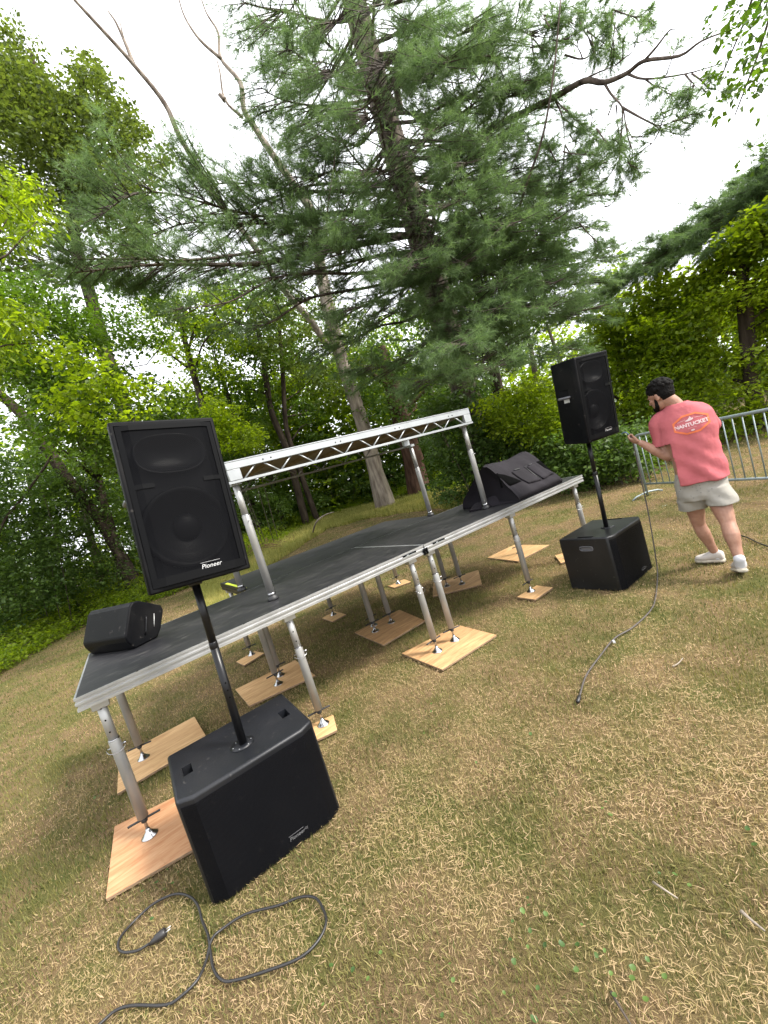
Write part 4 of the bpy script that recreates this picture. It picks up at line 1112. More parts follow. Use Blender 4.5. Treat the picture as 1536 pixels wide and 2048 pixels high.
    for s in (-1, 1): project(([(s*.03, .038), (s*.085, .030), (s*.085, .032), (s*.03, .040)], [(0, 1, 2, 3)]), ink_w, 'badge_line', .0035)
    # shorts
    shorts_m = mat('stone_shorts_cotton', (.29, .275, .245), .85, spec=.2, noise_scale=7, noise_amt=.1, bump=.3, bump_scale=50, bump_dist=.005)
    W = Bag()
    loft(W, [(L(1396, 940, 0), LA*.165, FA*.115), (L(1400, 965, 0), LA*.180, FA*.125), (L(1405, 985, 0), LA*.185, FA*.13), (L(1407, 995, 0), LA*.17, FA*.12)], 28, 2.4)
    lL, lR = L(1386, 1017, .055), L(1446, 1006, -.055)
    loft(W, [(L(1384, 975, .01), LA*.105, FA*.125), (L(1384, 998, .03), LA*.108, FA*.118), (lL, LA*.106, FA*.108)], 24)
    loft(W, [(L(1424, 970, -.01), LA*.105, FA*.125), (L(1437, 990, -.03), LA*.112, FA*.120), (lR, LA*.106, FA*.112)], 24)
    sh = fuse(W, 'shorts', shorts_m, t, .007, 5)
    me = sh.data; n = len(me.vertices); co = np.zeros(n*3, np.float32); me.vertices.foreach_get('co', co); co = co.reshape(-1, 3).astype(float)
    no = np.zeros(n*3, np.float32); me.vertices.foreach_get('normal', no); no = no.reshape(-1, 3); u = co@LA; v = co[:, 2]
    co += no*(.003*np.sin(u*50+3*np.sin(v*20))+.004*(fbm(u*14, v*14)-.5)*2)[:, None]; me.vertices.foreach_set('co', co.astype(np.float32).ravel()); me.update()
    bvs = BVHTree.FromPolygons([tuple(v_.co) for v_ in me.vertices], [tuple(p.vertices) for p in me.polygons])
    mot = Bag(); g = np.random.default_rng(8)
    for i in range(26):
        px, py = g.uniform(1350, 1468), g.uniform(968, 1012); o = L(px, py, -.4); h = bvs.ray_cast(Vector(o), Vector(FA))
        if h[0] is None: continue
        p = np.array(h[0])-FA*.002; s_ = .006; a = g.random()*3
        e1 = LA*math.cos(a)+UP*math.sin(a); e2 = -LA*math.sin(a)+UP*math.cos(a)
        mot.add([p+e1*s_, p+e2*s_*.6, p-e1*s_, p-e2*s_*.5], [(0, 1, 2, 3)])
    mot.obj('printed_motif', mat('grey_motif', (.16, .15, .15), .8), sh)
    # socks and shoes
    sock_m = mat('white_sock', (.5, .5, .53), .9); shoe_m = mat('off_white_canvas', (.48, .44, .40), .8, noise_scale=14, noise_amt=.18); sole_m = mat('rubber_sole', (.50, .45, .36), .7, noise_scale=18, noise_amt=.35)
    sole_dark = mat('scuffed_outsole', (.13, .105, .06), .8, noise_scale=30, noise_amt=.4)
    def shoe(heel, toe, upv, ank, name='shoe'):
        f = toe-heel; Ls = np.linalg.norm(f); f /= Ls; upv = upv-f*(upv@f); upv /= np.linalg.norm(upv); sd_ = np.cross(f, upv)
        b_ = Bag(); secs = []
        for s, hw_, hz in ((.0, .022, .030), (.04, .034, .040), (.18, .038, .044), (.40, .040, .042), (.62, .048, .030), (.82, .046, .023), (.95, .030, .018), (1.0, .012, .012)):
            secs.append((heel+f*Ls*s+upv*(.020+hz), sd_*hw_, upv*hz))
        loft(b_, secs, 20, 2.2); o = fuse(b_, name, shoe_m, t, .006, 3)
        b_ = Bag(); secs = []
        for s, hw_ in ((-.012, .018), (.03, .036), (.2, .040), (.4, .040), (.64, .050), (.84, .048), (.97, .032), (1.02, .014)):
            secs.append((heel+f*Ls*s+upv*.016, sd_*hw_, upv*.014))
        loft(b_, secs, 20, 3); b_.obj('sole', sole_m, o)
        b_ = Bag(); secs = [(heel+f*Ls*s+upv*.0005, sd_*hw_*.93, upv*.002) for s, hw_ in ((-.004, .018), (.03, .035), (.2, .039), (.4, .039), (.64, .049), (.84, .046), (.97, .030), (1.01, .013))]
        loft(b_, secs, 20, 3); b_.obj('outsole', sole_dark, o)
        b_ = Bag(); ti = heel+f*Ls*.20+upv*.05; capsule_bag(b_, [ti, ti*.4+ank*.6, ank+(ank-ti)*.15], [.037, .036, .038], 16)
        b_.obj('sock', sock_m, t)
    hlL, toL = L(1452, 1127, .14), L(1391, 1119, .20)
    dz = min(hlL[2], toL[2]); hlL = hlL.copy(); toL = toL.copy(); hlL[2] = .012; toL[2] = .012
    shoe(hlL, toL, UP, anL+UP*.005)
    hlR, toR = L(1485, 1140, -.26).copy(), None
    toR = hlR+FA*.16-LA*.03-UP*.15
    dz = .012-(toR[2]); 
    if toR[2] < .012: toR[2] = .012
    shoe(hlR-UP*.02, toR, FA*.6+UP*.75, anR+UP*.005)
person()

H_ = HAND
g0 = onz(1316, 1150, .02)
hang = [H_+[0.0, 0, .004], H_+[.01, 0, -.06], np.array([H_[0]*.97+g0[0]*.03, H_[1]*.97+g0[1]*.03, .95]), np.array([H_[0]*.8+g0[0]*.2, H_[1]*.8+g0[1]*.2, .6]), np.array([H_[0]*.4+g0[0]*.6, H_[1]*.4+g0[1]*.6, .25]), g0+[0, 0, .02]]
gp = [onz(1311, 1195, .018), onz(1300, 1222, .02), onz(1265, 1255, .02), onz(1230, 1276, .024), onz(1200, 1312, .02), onz(1172, 1352, .022), onz(1159, 1393, .02)]
cb = cable('signal_cable', 'long thin cable hanging from the hand of the man and trailing over the lawn', hang+gp, .0055, MT['cable_warm'])
q = onz(1228, 1284, .025); b = Bag(); b.box((-.02, -.008, 0), (.02, .008, .006), rotz(.7), q); b.obj('cable_tag', MT['logo'], cb)
q = gp[-1]; d = (gp[-1]-gp[-2]); d /= np.linalg.norm(d); b = Bag(); b.tube([q-d*.01, q+d*.005, q+d*.05, q+d*.055], [.007, .011, .011, .006], 10); b.obj('connector', MT['cable'], cb)
sp_pt = at(1243, 868, 4.35)
cable('short_lead', 'short blue tipped lead between the hand of the man and the far loudspeaker', [H_+[0, 0, .006], H_*.6+sp_pt*.4+[0, 0, .035], H_*.25+sp_pt*.75+[0, 0, .02], sp_pt], .0038, mat('blue_grey_lead', (.08, .13, .25), .4))
p_ = [onz(x, y, .02) for x, y in ((1478, 1070), (1495, 1075), (1515, 1085), (1540, 1094), (1570, 1104))]
cable('ground_cable', 'thin dark cable lying on the grass at the right edge of the photo', p_, .006, MT['cable'])

# ------------------------------------------------------------------ debris on the lawn
def stick(label, pts, r, m='dead', cat='stick'):
    P = [np.array(p, float) for p in pts]; b = Bag(); b.tube(spline(P, 3), np.linspace(r, r*.5, (len(P)-1)*3+1), 7); o = b.obj('stick', MT[m]); tag(o, label, cat); return o
stick('pale dry stick beside clover leaves in the near right lawn', [onz(1306, 1764, .02), onz(1330, 1780, .03), onz(1356, 1797, .02)], .0042)
stick('dark stick at the bottom right of the picture', [onz(1222, 1985, .015), onz(1240, 2015, .025), onz(1262, 2050, .02)], .0045, 'twig')
stick('pale bleached stick at the right edge of the lawn', [onz(1482, 1822, .02), onz(1500, 1838, .02), onz(1530, 1862, .015)], .0055)
stick('short pale stick lying on the grass right of the trailing cable', [onz(1345, 1333, .02), onz(1356, 1327, .022), onz(1366, 1316, .02)], .005)
stick('white sun bleached branch curving up from the grass at the wood edge behind the riser', [gnd(625, 1068), at(632, 1045, 11.5), at(650, 1030, 11.6), at(668, 1024, 11.8)], .03)
b = Bag()
def paper(px, py, label, s=.03):
    c = onz(px, py, .045); g = np.random.default_rng(int(px)); n = 5
    V = [c+np.array([(i/(n-1)-.5)*s*2, (j/(n-1)-.5)*s*1.4, g.uniform(-.012, .012)]) for i in range(n) for j in range(n)]
    F = [(i*n+j, (i+1)*n+j, (i+1)*n+j+1, i*n+j+1) for i in range(n-1) for j in range(n-1)]
    o = link('litter_leaf', new_mesh('litter_leaf', V, F, [MT['paper']])); tag(o, label, 'fallen leaf')
MT['paper'] = mat('bleached_leaf', (.75, .72, .66), .7)
paper(926, 1091, 'crumpled white leaf on the grass beneath the right front deck', .04)
paper(1330, 1012, 'small pale scrap on the grass behind the far subwoofer', .03)
paper(1536-70, 968, 'pale leaf on the lawn behind the barrier', .02)

# ------------------------------------------------------------------ vegetation
STAT = {}
def in_poly(x, y, poly):
    poly = np.array(poly, float); ins = np.zeros(len(x), bool); j = len(poly)-1
    for i in range(len(poly)):
        xi, yi = poly[i]; xj, yj = poly[j]
        c = ((yi > y) != (yj > y)) & (x < (xj-xi)*(y-yi)/(yj-yi+1e-9)+xi); ins ^= c; j = i
    return ins
def fill(poly, r0, r1, n, g, clump=.45, cs=.9, zmin=.15):
    """points inside the volume of directions bounded by the outline, between two distances; clumped, with gaps"""
    poly = np.array(poly, float); x0, y0 = poly.min(0); x1, y1 = poly.max(0); out = []
    tot = 0
    while tot < n:
        m = n*3; px, py = g.uniform(x0, x1, m), g.uniform(y0, y1, m); k = in_poly(px, py, poly); px, py = px[k], py[k]
        r = g.uniform(r0, r1, len(px))
        D = (px[:, None]-768)/FPX*CR+(1024-py[:, None])/FPX*CU+CF
        P = CAM+D*(r/np.hypot(D[:, 0], D[:, 1]))[:, None]
        q = fbm(P[:, 0]/cs+P[:, 2]*.7/cs, P[:, 1]/cs-P[:, 2]*.9/cs+3.3, 2)
        keep = (q > clump+g.normal(0, .03, len(q))) & (P[:, 2] > gz(P[:, 0], P[:, 1])+zmin)
        P = P[keep]; out.append(P); tot += len(P)
        if len(P) == 0: tot += 1
    return np.vstack(out)[:n]
def leaf_arrays(C_, R_, nl, size, g, droop=.25, spread=.55, tone0=None, jitter=.18, aspect=.62):
    n = len(C_); th = g.random(n)*2*math.pi
    a = np.stack([np.cos(th), np.sin(th), g.normal(-.12, .22, n)], 1); a /= np.linalg.norm(a, axis=1)[:, None]
    up = np.array([0, 0, 1.]); s = np.cross(up, a); s /= np.linalg.norm(s, axis=1)[:, None]; nr = np.cross(a, s)
    roll = g.normal(0, .35, n)[:, None]; s2 = s*np.cos(roll)+nr*np.sin(roll); nr = nr*np.cos(roll)-s*np.sin(roll); s = s2
    t = g.uniform(-1, 1, (n, nl, 1)); q = g.uniform(-1, 1, (n, nl, 1))*(1-.45*np.abs(t))
    R3 = (R_*np.ones(n))[:, None, None]
    P = C_[:, None]+a[:, None]*t*R3+s[:, None]*q*R3*spread+nr[:, None]*g.normal(0, 1, (n, nl, 1))*R3*.16
    d = a[:, None]*.5+s[:, None]*np.sign(q)*.8+g.normal(0, .35, (n, nl, 3)); d[..., 2] -= droop
    d /= np.linalg.norm(d, axis=2)[..., None]
    nn = nr[:, None]+g.normal(0, .45, (n, nl, 3)); w = np.cross(d, nn); w /= np.linalg.norm(w, axis=2)[..., None]; nn = np.cross(w, d)
    L = size*g.uniform(.45, 1.45, (n, nl, 1))
    b = P; m = P+d*L*.48+nn*L*.10
    V = np.stack([b, m+w*L*aspect*.5, P+d*L, m-w*L*aspect*.5], 2).reshape(-1, 3)
    k = n*nl; i = (np.arange(k)*4)[:, None]; F = np.stack([i+[0, 1, 2], i+[0, 2, 3]], 1).reshape(-1, 3)
    tone = (g.random(n) if tone0 is None else tone0)[:, None]*.65+g.uniform(0, .35, (n, nl))+g.normal(0, jitter*.5, (n, nl))
    T = np.repeat(np.clip(tone, 0, 1).ravel(), 2)
    # one thin twig per spray
    tw = np.stack([C_-a*R_*np.ones(n)[:, None]*.95-s*.004, C_-a*R_*np.ones(n)[:, None]*.95+s*.004, C_+a*R_*np.ones(n)[:, None]*.8], 1).reshape(-1, 3)
    tF = np.arange(n*3).reshape(-1, 3)+len(V)
    return np.vstack([V, tw]), np.vstack([F, tF]), np.concatenate([T, np.zeros(n)]), np.concatenate([np.zeros(len(F), int), np.ones(n, int)])
def crown(name, parent, C_, R_, nl, size, m, g, base=None, **k):
    V, F, T, MI = leaf_arrays(C_, R_, nl, size, g, **k)
    off = np.array(parent.location) if parent is not None else 0
    me = new_mesh(name, V-off, F, [MT[m], MT['twig']], mi=MI); attr(me, 'tone', T); STAT[name] = STAT.get(name, 0)+len(F)
    o = link(name, me, parent)
    if parent is not None: o['kind'] = 'stuff'
    return o
def bark_tube(name, pts, radii, m, parent, n=12, sub=5, rough=.06, off=None):
    P = spline(pts, sub); u = np.linspace(0, len(pts)-1, len(P)); r = np.interp(u, range(len(pts)), radii)
    V, F = tube_vf(P, r, n, True); V = np.array(V)
    ring = np.repeat(np.arange(len(P)), n); ctr = P[ring]; dv = V-ctr
    ln = np.linalg.norm(dv, axis=1); k = 1+rough*(fbm(np.tile(np.arange(n), len(P))*.9+3, ring*.35, 3)-.5)*4
    V = ctr+dv*k[:, None]
    o_ = np.array(parent.location) if parent is not None else 0
    me = new_mesh(name, V-o_, F, [MT[m]], True); return link(name, me, parent)
def limbs(parent, trunk_pts, trunk_r, C_, n, m, g, tmin=.3, rk=.32):
    """limbs from the trunk to spray positions, each ending in finer forks"""
    TP = np.array(trunk_pts, float); idx = g.choice(len(C_), size=min(n, len(C_)), replace=False)
    for i in idx:
        c = C_[i]; best = None
        t = g.uniform(tmin, 1); k = t*(len(TP)-1); j = int(min(k, len(TP)-2)); p0 = TP[j]+(TP[j+1]-TP[j])*(k-j); r0 = np.interp(k, range(len(TP)), trunk_r)*rk
        low = TP[:, 2] < c[2]
        if low.any():
            # leave the trunk below the target
            zs = TP[:, 2]; zt = c[2]-np.linalg.norm((c-p0)[:2])*.45; kk = np.interp(max(zt, zs[0]+1.0), zs, range(len(TP))); kk = max(kk, tmin*.6*(len(TP)-1)); j = int(min(kk, len(TP)-2)); p0 = TP[j]+(TP[j+1]-TP[j])*(kk-j)
        d = c-p0; Ln = np.linalg.norm(d); 
        if Ln < .3: continue
        mid = p0+d*.5+g.normal(0, .07, 3)*Ln; mid[2] += Ln*.05
        q3 = p0+d*.8+g.normal(0, .05, 3)*Ln
        bark_tube('branch', [p0, mid, q3, c], [r0, r0*.6, r0*.35, r0*.12], m, parent, 6, 3, .03)
def tree(name, label, cat, base_px, r, trunk, rad, m, group=None):
    """trunk: list of (px, py) or (px, py, r) up the trunk; first point is the foot"""
    P = [at(q[0], q[1], q[2] if len(q) > 2 else r) for q in trunk]
    P[0][2] = float(gz(P[0][0], P[0][1]))-.05
    t = thing(name, label, cat, tuple(P[0]), group=group)
    bark_tube('trunk', P, rad, m, t, 16, 6)
    return t, P

# --- pine builder
def pine_boughs(parent, boughs, g, name='needles', wood='bark_pine', needle=.11, mats='needle', off=None, pern=24, gap=None):
    """boughs: (start, end, twig length, sag). Each is a main limb with side twigs in a flat plate and needle tufts"""
    tp = []; td = []; ts = []; tt = []
    for (A, Bp, tl, sag, thick, dens) in boughs:
        A, Bp = np.array(A, float), np.array(Bp, float); d = Bp-A; Ln = np.linalg.norm(d); dn = d/Ln
        pts = [A, A+d*.3+[0, 0, -sag*.7], A+d*.6+[0, 0, -sag]+g.normal(0, .03, 3)*Ln, A+d*.85+[0, 0, -sag*.6]+g.normal(0, .02, 3)*Ln, Bp]
        bark_tube('branch', pts, [thick, thick*.75, thick*.5, thick*.3, thick*.1], wood, parent, 7, 4, .03)
        C_ = spline(pts, 10); sd = np.cross(dn, [0, 0, 1.]); sd /= (np.linalg.norm(sd)+1e-9)
        ntw = int(Ln*8*dens)
        V = []; F = []
        for k in range(ntw):
            t = g.uniform(.22, 1.0); p = C_[int(t*(len(C_)-1))]; sgn = g.choice([-1, 1]); a = g.uniform(.5, 1.1)
            dr = dn*math.cos(a)+sd*sgn*math.sin(a)+np.array([0, 0, g.normal(.08, .20)]); dr /= np.linalg.norm(dr)
            l = tl*g.uniform(.55, 1.15)*min(1, (1.08-t)*1.8+.18)*(1 if t > .35 else .8)
            e = p+dr*l+[0, 0, l*.05]
            mid = (p+e)/2+g.normal(0, .04*l, 3)
            w_ = .0045+.004*l
            b_ = len(V); s_ = np.cross(dr, [0, 0, 1.]); s_ /= (np.linalg.norm(s_)+1e-9); u_ = np.cross(s_, dr)
            for q, ww in ((p, w_*1.6), (mid, w_), (e, w_*.4)):
                V += [q+s_*ww, q-s_*ww*.5+u_*ww*.87, q-s_*ww*.5-u_*ww*.87]
            for j in (0, 3):
                for i in range(3): F.append((b_+j+i, b_+j+(i+1) % 3, b_+j+3+(i+1) % 3, b_+j+3+i))
            # secondary twiglets with tufts
            m_ = max(3, int(l*11.5*dens)); s0 = .3
            tone = g.random()
            for i in range(m_):
                u = g.uniform(s0, 1.0); q = (p*(1-u)**2+mid*2*u*(1-u)*1+e*u*u) if False else (p+(mid-p)*min(1, 2*u) if u < .5 else mid+(e-mid)*(2*u-1))
                a2 = g.uniform(-1.1, 1.1); d2 = dr*math.cos(a2)+s_*math.sin(a2)+np.array([0, 0, g.normal(.10, .25)]); d2 /= np.linalg.norm(d2)
                q2 = q+d2*g.uniform(.03, .26)
                for f in (0, .5):
                    tp.append(q+(q2-q)*(1-f)); td.append(d2); tt.append(tone)
            tp.append(e); td.append(dr); tt.append(tone)
        if V:
            o_ = np.array(parent.location); me = new_mesh('twigs', np.array(V)-o_, np.array(F), [MT['twig']]); tw = link('twigs', me, parent); tw['kind'] = 'stuff'
    tp, td, tt = np.array(tp), np.array(td), np.array(tt); n = len(tp)
    if gap is not None:
        v = tp-CAM; zc = v@CF; X = 768+FPX*(v@CR)/zc; Y = 1024-FPX*(v@CU)/zc
        k = ~((np.abs(X-(717+.268*Y)) < 46+14*np.sin(Y/37)) & (Y < 500) & (np.hypot(v[:, 0], v[:, 1]) < gap) & (g.random(len(X)) < .82)); tp, td, tt = tp[k], td[k], tt[k]; n = len(tp)
    r = np.hypot(tp[:, 0]-CAM[0], tp[:, 1]-CAM[1])
    # needles: thin triangles fanning forward from each tuft
    s = np.cross(td, g.normal(0, 1, (n, 3))); s /= np.linalg.norm(s, axis=1)[:, None]; u = np.cross(td, s)
    ph = g.random((n, pern))*2*math.pi; ca = g.uniform(.25, 1.25, (n, pern))
    D = td[:, None]*np.cos(ca)[..., None]+(s[:, None]*np.cos(ph)[..., None]+u[:, None]*np.sin(ph)[..., None])*np.sin(ca)[..., None]
    D[..., 2] -= .10
    L = needle*g.uniform(.7, 1.15, (n, pern, 1)); b = tp[:, None]-td[:, None]*g.uniform(0, .06, (n, pern, 1))
    W = np.cross(D, g.normal(0, 1, (n, pern, 3))); W /= np.linalg.norm(W, axis=2)[..., None]; W *= (.0011+.00025*r)[:, None, None]
    V = np.stack([b-W, b+W, b+D*L], 2).reshape(-1, 3); F = np.arange(len(V)).reshape(-1, 3)
    T = np.clip(tt[:, None]*.5+g.uniform(0, .5, (n, pern)), 0, 1).ravel()
    me = new_mesh(name, V-np.array(parent.location), F, [MT[mats]]); attr(me, 'tone', T); STAT[name] = STAT.get(name, 0)+len(F)
    o = link(name, me, parent); o['kind'] = 'stuff'; return o

def big_pine():
    g = np.random.default_rng(21); r = 11.0
    foot = at(985, 985, r); foot[2] = float(gz(foot[0], foot[1]))-.05; tx, ty = foot[0], foot[1]
    def tr(z): return np.array([tx+.05*math.sin(z*.5), ty, z])
    t = thing('pine_tree', 'huge white pine towering behind the stage with long drooping boughs over the riser', 'pine tree', tuple(foot))
    zs = [foot[2], 1.2, 2.5, 5, 8, 11, 14, 17, 20]
    bark_tube('trunk', [tr(z) if z > foot[2] else foot for z in zs], [.46, .37, .34, .33, .31, .28, .23, .17, .08], 'bark_pine', t, 20, 7, .05)
    B = []
    def bough(px, py, rr, z0, tl, sag=.2, th=.05, dens=1.0): B.append((tr(z0), at(px, py, rr), tl, sag, th, dens))
    # long low limbs to the left
    bough(150, 545, 7.6, 7.0, 1.5, .15, .085, 1.5)
    bough(185, 440, 8.0, 7.2, 1.5, -.3, .05, 1.4)
    bough(60, 520, 7.4, 7.0, 1.2, .0, .05, 1.2)
    bough(300, 470, 8.6, 7.4, 1.5, -.3, .05, 1.2)
    bough(330, 620, 7.4, 6.4, 1.2, .1, .045, .9)
    bough(430, 640, 8.2, 6.2, 1.2, .2, .045, .9)
    bough(380, 390, 8.4, 7.8, 1.3, -.2, .05, 1.2)
    bough(470, 420, 8.6, 8.2, 1.3, -.2, .05, 1.2)
    # hanging boughs right of the middle, nearer the camera
    bough(930, 690, 6.4, 5.0, 1.0, .25, .045, 1.5)
    bough(1010, 730, 6.6, 4.6, 1.0, .3, .045, 1.5)
    bough(840, 760, 7.2, 4.4, 1.0, .3, .045, 1.4)
    bough(720, 730, 8.2, 4.8, 1.2, .3, .045, 1.2)
    bough(640, 690, 8.8, 5.4, 1.2, .3, .045, 1.0)
    bough(1110, 620, 7.2, 5.4, 1.1, .2, .045, 1.3)
    bough(1190, 560, 8.6, 6.2, 1.1, .1, .045, 1.2)
    bough(1130, 690, 7.6, 4.6, 1.0, .2, .04, 1.2)
    bough(1000, 610, 7.0, 5.8, 1.1, .2, .045, 1.3)
    bough(880, 600, 7.2, 6.2, 1.1, .2, .045, 1.2)
    bough(760, 620, 7.6, 6.4, 1.2, .25, .045, 1.1)
    # middle tiers
    for px, py, rr, z0 in ((560, 330, 8.0, 8.6), (600, 240, 7.8, 9.6), (520, 180, 8.2, 10.2), (560, 90, 8.0, 11.0), (500, 20, 8.4, 12), (640, 20, 7.5, 12.2), (700, 420, 7.0, 7.8), (650, 500, 7.2, 7.2),
                           (720, 330, 6.8, 8.6), (700, 220, 6.8, 9.6), (640, 130, 7.2, 10.6), (860, 250, 6.9, 9.0), (900, 130, 7.0, 10.4), (960, 30, 7.2, 11.4), (1010, 170, 7.8, 9.8), (940, 340, 7.0, 8.2),
                           (1000, 280, 7.6, 8.8), (1060, 60, 8.2, 11.0), (1080, 230, 8.8, 9.2), (1050, 370, 7.8, 7.8), (960, 450, 7.2, 7.0), (1080, 470, 8.0, 6.8), (1170, 450, 9.0, 7.2), (860, 520, 6.8, 6.6),
                           (1140, 350, 9.0, 8.0), (1190, 380, 9.2, 7.8), (1150, 500, 8.6, 6.6), (1230, 470, 9.4, 6.6), (1210, 610, 9.0, 5.4), (1100, 560, 7.6, 6.2), (1000, 100, 7.6, 10.4), (1070, 140, 8, 9.6), (900, 420, 6.8, 7.6), (820, 560, 6.8, 6.8), (700, 600, 7.6, 6.4), (600, 560, 8.0, 6.6), (1020, 430, 7.2, 7.4), (780, 120, 7.2, 10.6), (800, -60, 6.9, 12), (560, 480, 8.0, 7.6), (940, 540, 7.0, 6.6), (1030, 540, 7.4, 6.4)):
        bough(px+g.normal(0, 12), py+g.normal(0, 12), rr, z0, 1.25, g.uniform(-.1, .3), .045, 1.15)
    # whorls on the far side and higher up
    for z in np.arange(6.5, 19.5, .9):
        for k in range(4):
            a = g.uniform(0, 2*math.pi); Lb = (4.6 if z < 12 else 4.6-(z-12)*.42)*g.uniform(.7, 1.1)
            e = np.array([tx+Lb*math.cos(a), ty+Lb*math.sin(a), z+Lb*g.uniform(-.05, .22)])
            # leave the open sky to the left and right of the crown free
            v = e-CAM; X = 768+FPX*(v@CR)/(v@CF); Y = 1024-FPX*(v@CU)/(v@CF)
            if X < 470 or X > 1130: continue
            B.append((tr(z), e, 1.1, .1, .04, .75))
    pine_boughs(t, B, g, pern=10, needle=.13, gap=10.8)
    # bare snags and the long dead shoot hanging in front of the crown
    for pts, r0 in (([(1122, -10, 7.6), (1108, 140, 7.6), (1086, 270, 7.7), (1052, 372, 7.9), (1020, 480, 8.4)], .022), ([(672, 240, 7.6), (668, 330, 7.7), (655, 420, 7.9), (652, 510, 8.4)], .018),
                    ([(795, 100, 10.4), (792, 160, 10.4), (800, 225, 10.6)], .09), ([(806, 352, 10.4), (828, 392, 10.5), (850, 420, 10.8)], .07), ([(730, 435, 9.6), (780, 425, 10.2), (835, 432, 10.9)], .05),
                    ([(862, 470, 10.2), (868, 420, 10.3), (856, 400, 10.6)], .06), ([(700, 185, 9.4), (745, 188, 10), (790, 200, 10.8)], .05), ([(890, 130, 9.2), (840, 140, 10), (770, 165, 11)], .07), ([(905, 95, 9), (850, 100, 10), (745, 110, 11)], .05),
                    ([(935, 438, 9.4), (890, 450, 10), (850, 470, 10.9)], .05), ([(960, 465, 9.0), (915, 486, 9.8), (860, 490, 10.8)], .10)):
        bark_tube('branch', [at(*p) for p in pts], np.linspace(r0*.4, r0, len(pts)), 'bark_pine', t, 7, 4)
    pine_right_limb(t)


def right_pine_bough_():
    g = np.random.default_rng(31); foot = at(2300, 560, 14.0); foot[2] = float(gz(foot[0], foot[1]))-.05
    t = thing('pine_tree', 'hazy grey green pine reaching one long bough in over the bright shrubs on the right', 'pine tree', tuple(foot))
    top = foot+np.array([0, 0, 11.]); bark_tube('trunk', [foot, foot+[0, 0, 5.], foot+[0, 0, 8.], top], [.34, .28, .2, .06], 'bark_pine', t, 12, 4)
    B = []
    for (px, py, rr, z0) in ((1130, 640, 12.0, 5.2), (1180, 590, 12.4, 5.5), (1240, 560, 12, 5.8), (1300, 510, 12, 6.2), (1360, 470, 12.3, 6.6), (1420, 500, 11.4, 6.4), (1460, 440, 12, 7.2), (1530, 420, 12, 7.4), (1500, 480, 11.6, 6.6)):
        B.append((foot+np.array([0, 0, z0]), at(px, py, rr), .95, .1, .035, 1.25))
    pine_boughs(t, B, g, pern=14, needle=.14)
right_pine_bough_()

def pine_right_limb(t):
    """long limb of the big pine reaching across the white sky, with sparse dark tufts"""
    g = np.random.default_rng(41)
    main = [(836, 430, 11), (905, 330, 10.4), (965, 270, 9.8), (1028, 235, 9.2), (1108, 195, 8.7), (1168, 162, 8.4), (1208, 165, 8.2), (1253, 147, 8.0), (1288, 122, 7.9), (1358, 112, 7.7), (1403, 82, 7.6), (1465, 58, 7.5)]
    bark_tube('branch', [at(*p) for p in main], [.075, .066, .060, .053, .046, .040, .034, .030, .024, .017, .011, .005], 'bark_pine', t, 9, 4)
    subs = [[(1288, 122, 7.9), (1312, 95, 7.8), (1338, 62, 7.7), (1352, 58, 7.6)], [(1253, 147, 8.0), (1290, 158, 7.9), (1370, 148, 7.7), (1440, 128, 7.6)], [(1208, 165, 8.2), (1222, 188, 8.1), (1245, 215, 8), (1252, 250, 8), (1268, 282, 8)],
            [(1245, 215, 8), (1290, 240, 7.9), (1322, 254, 7.8)], [(1158, 165, 8.4), (1190, 148, 8.3), (1232, 130, 8.1)], [(1108, 195, 8.8), (1125, 235, 8.7), (1130, 290, 8.6)], [(1130, 110, 8.8), (1165, 118, 8.7), (1195, 100, 8.5)]]
    for s in subs: bark_tube('branch', [at(*p) for p in s], np.linspace(.018, .004, len(s)), 'bark_pine', t, 6, 4)
    B = []
    def tw(a, b, tl=.38, d=1.0): B.append((at(*a), at(*b), tl, .02, .012, d))
    for a, b in (((1252, 250, 8), (1265, 330, 8)), ((1290, 240, 7.9), (1345, 262, 7.8)), ((1245, 215, 8), (1240, 330, 8)), ((1322, 254, 7.8), (1300, 290, 7.8)), ((1290, 158, 7.9), (1340, 190, 7.8)), ((1370, 148, 7.7), (1395, 175, 7.6)),
                 ((1195, 100, 8.5), (1225, 60, 8.3)), ((1165, 118, 8.7), (1150, 70, 8.6)), ((1232, 130, 8.1), (1280, 80, 8)), ((1130, 290, 8.6), (1170, 350, 8.5)), ((1125, 235, 8.7), (1190, 280, 8.5)), ((1130, 290, 8.6), (1120, 390, 8.6)),
                 ((1108, 195, 8.7), (1150, 240, 8.6)), ((1028, 235, 9.2), (1100, 120, 8.9)), ((1028, 235, 9.2), (1080, 300, 9)), ((1150, 70, 8.6), (1210, 20, 8.4)), ((1100, 120, 8.9), (1130, 40, 8.7))):
        tw(a, b, .42, 1.7)
    for (cx, cy, sx, sy, k) in ((1060, 50, 70, 60, 9), (1170, 60, 60, 50, 7), (1150, 330, 50, 60, 8), (1250, 300, 50, 40, 6), (1340, 230, 40, 30, 4), (1120, 420, 50, 40, 6), (1230, 40, 50, 30, 4), (1390, 160, 40, 30, 3), (1200, 230, 40, 30, 4)):
        for i in range(k):
            a = (cx+g.normal(0, sx*.5), cy+g.normal(0, sy*.5), 8.4+g.normal(0, .3)); tw(a, (a[0]+g.normal(18, 25), a[1]+g.normal(10, 30), a[2]), .34, 1.6)
    pine_boughs(t, B, g, pern=14, needle=.12)
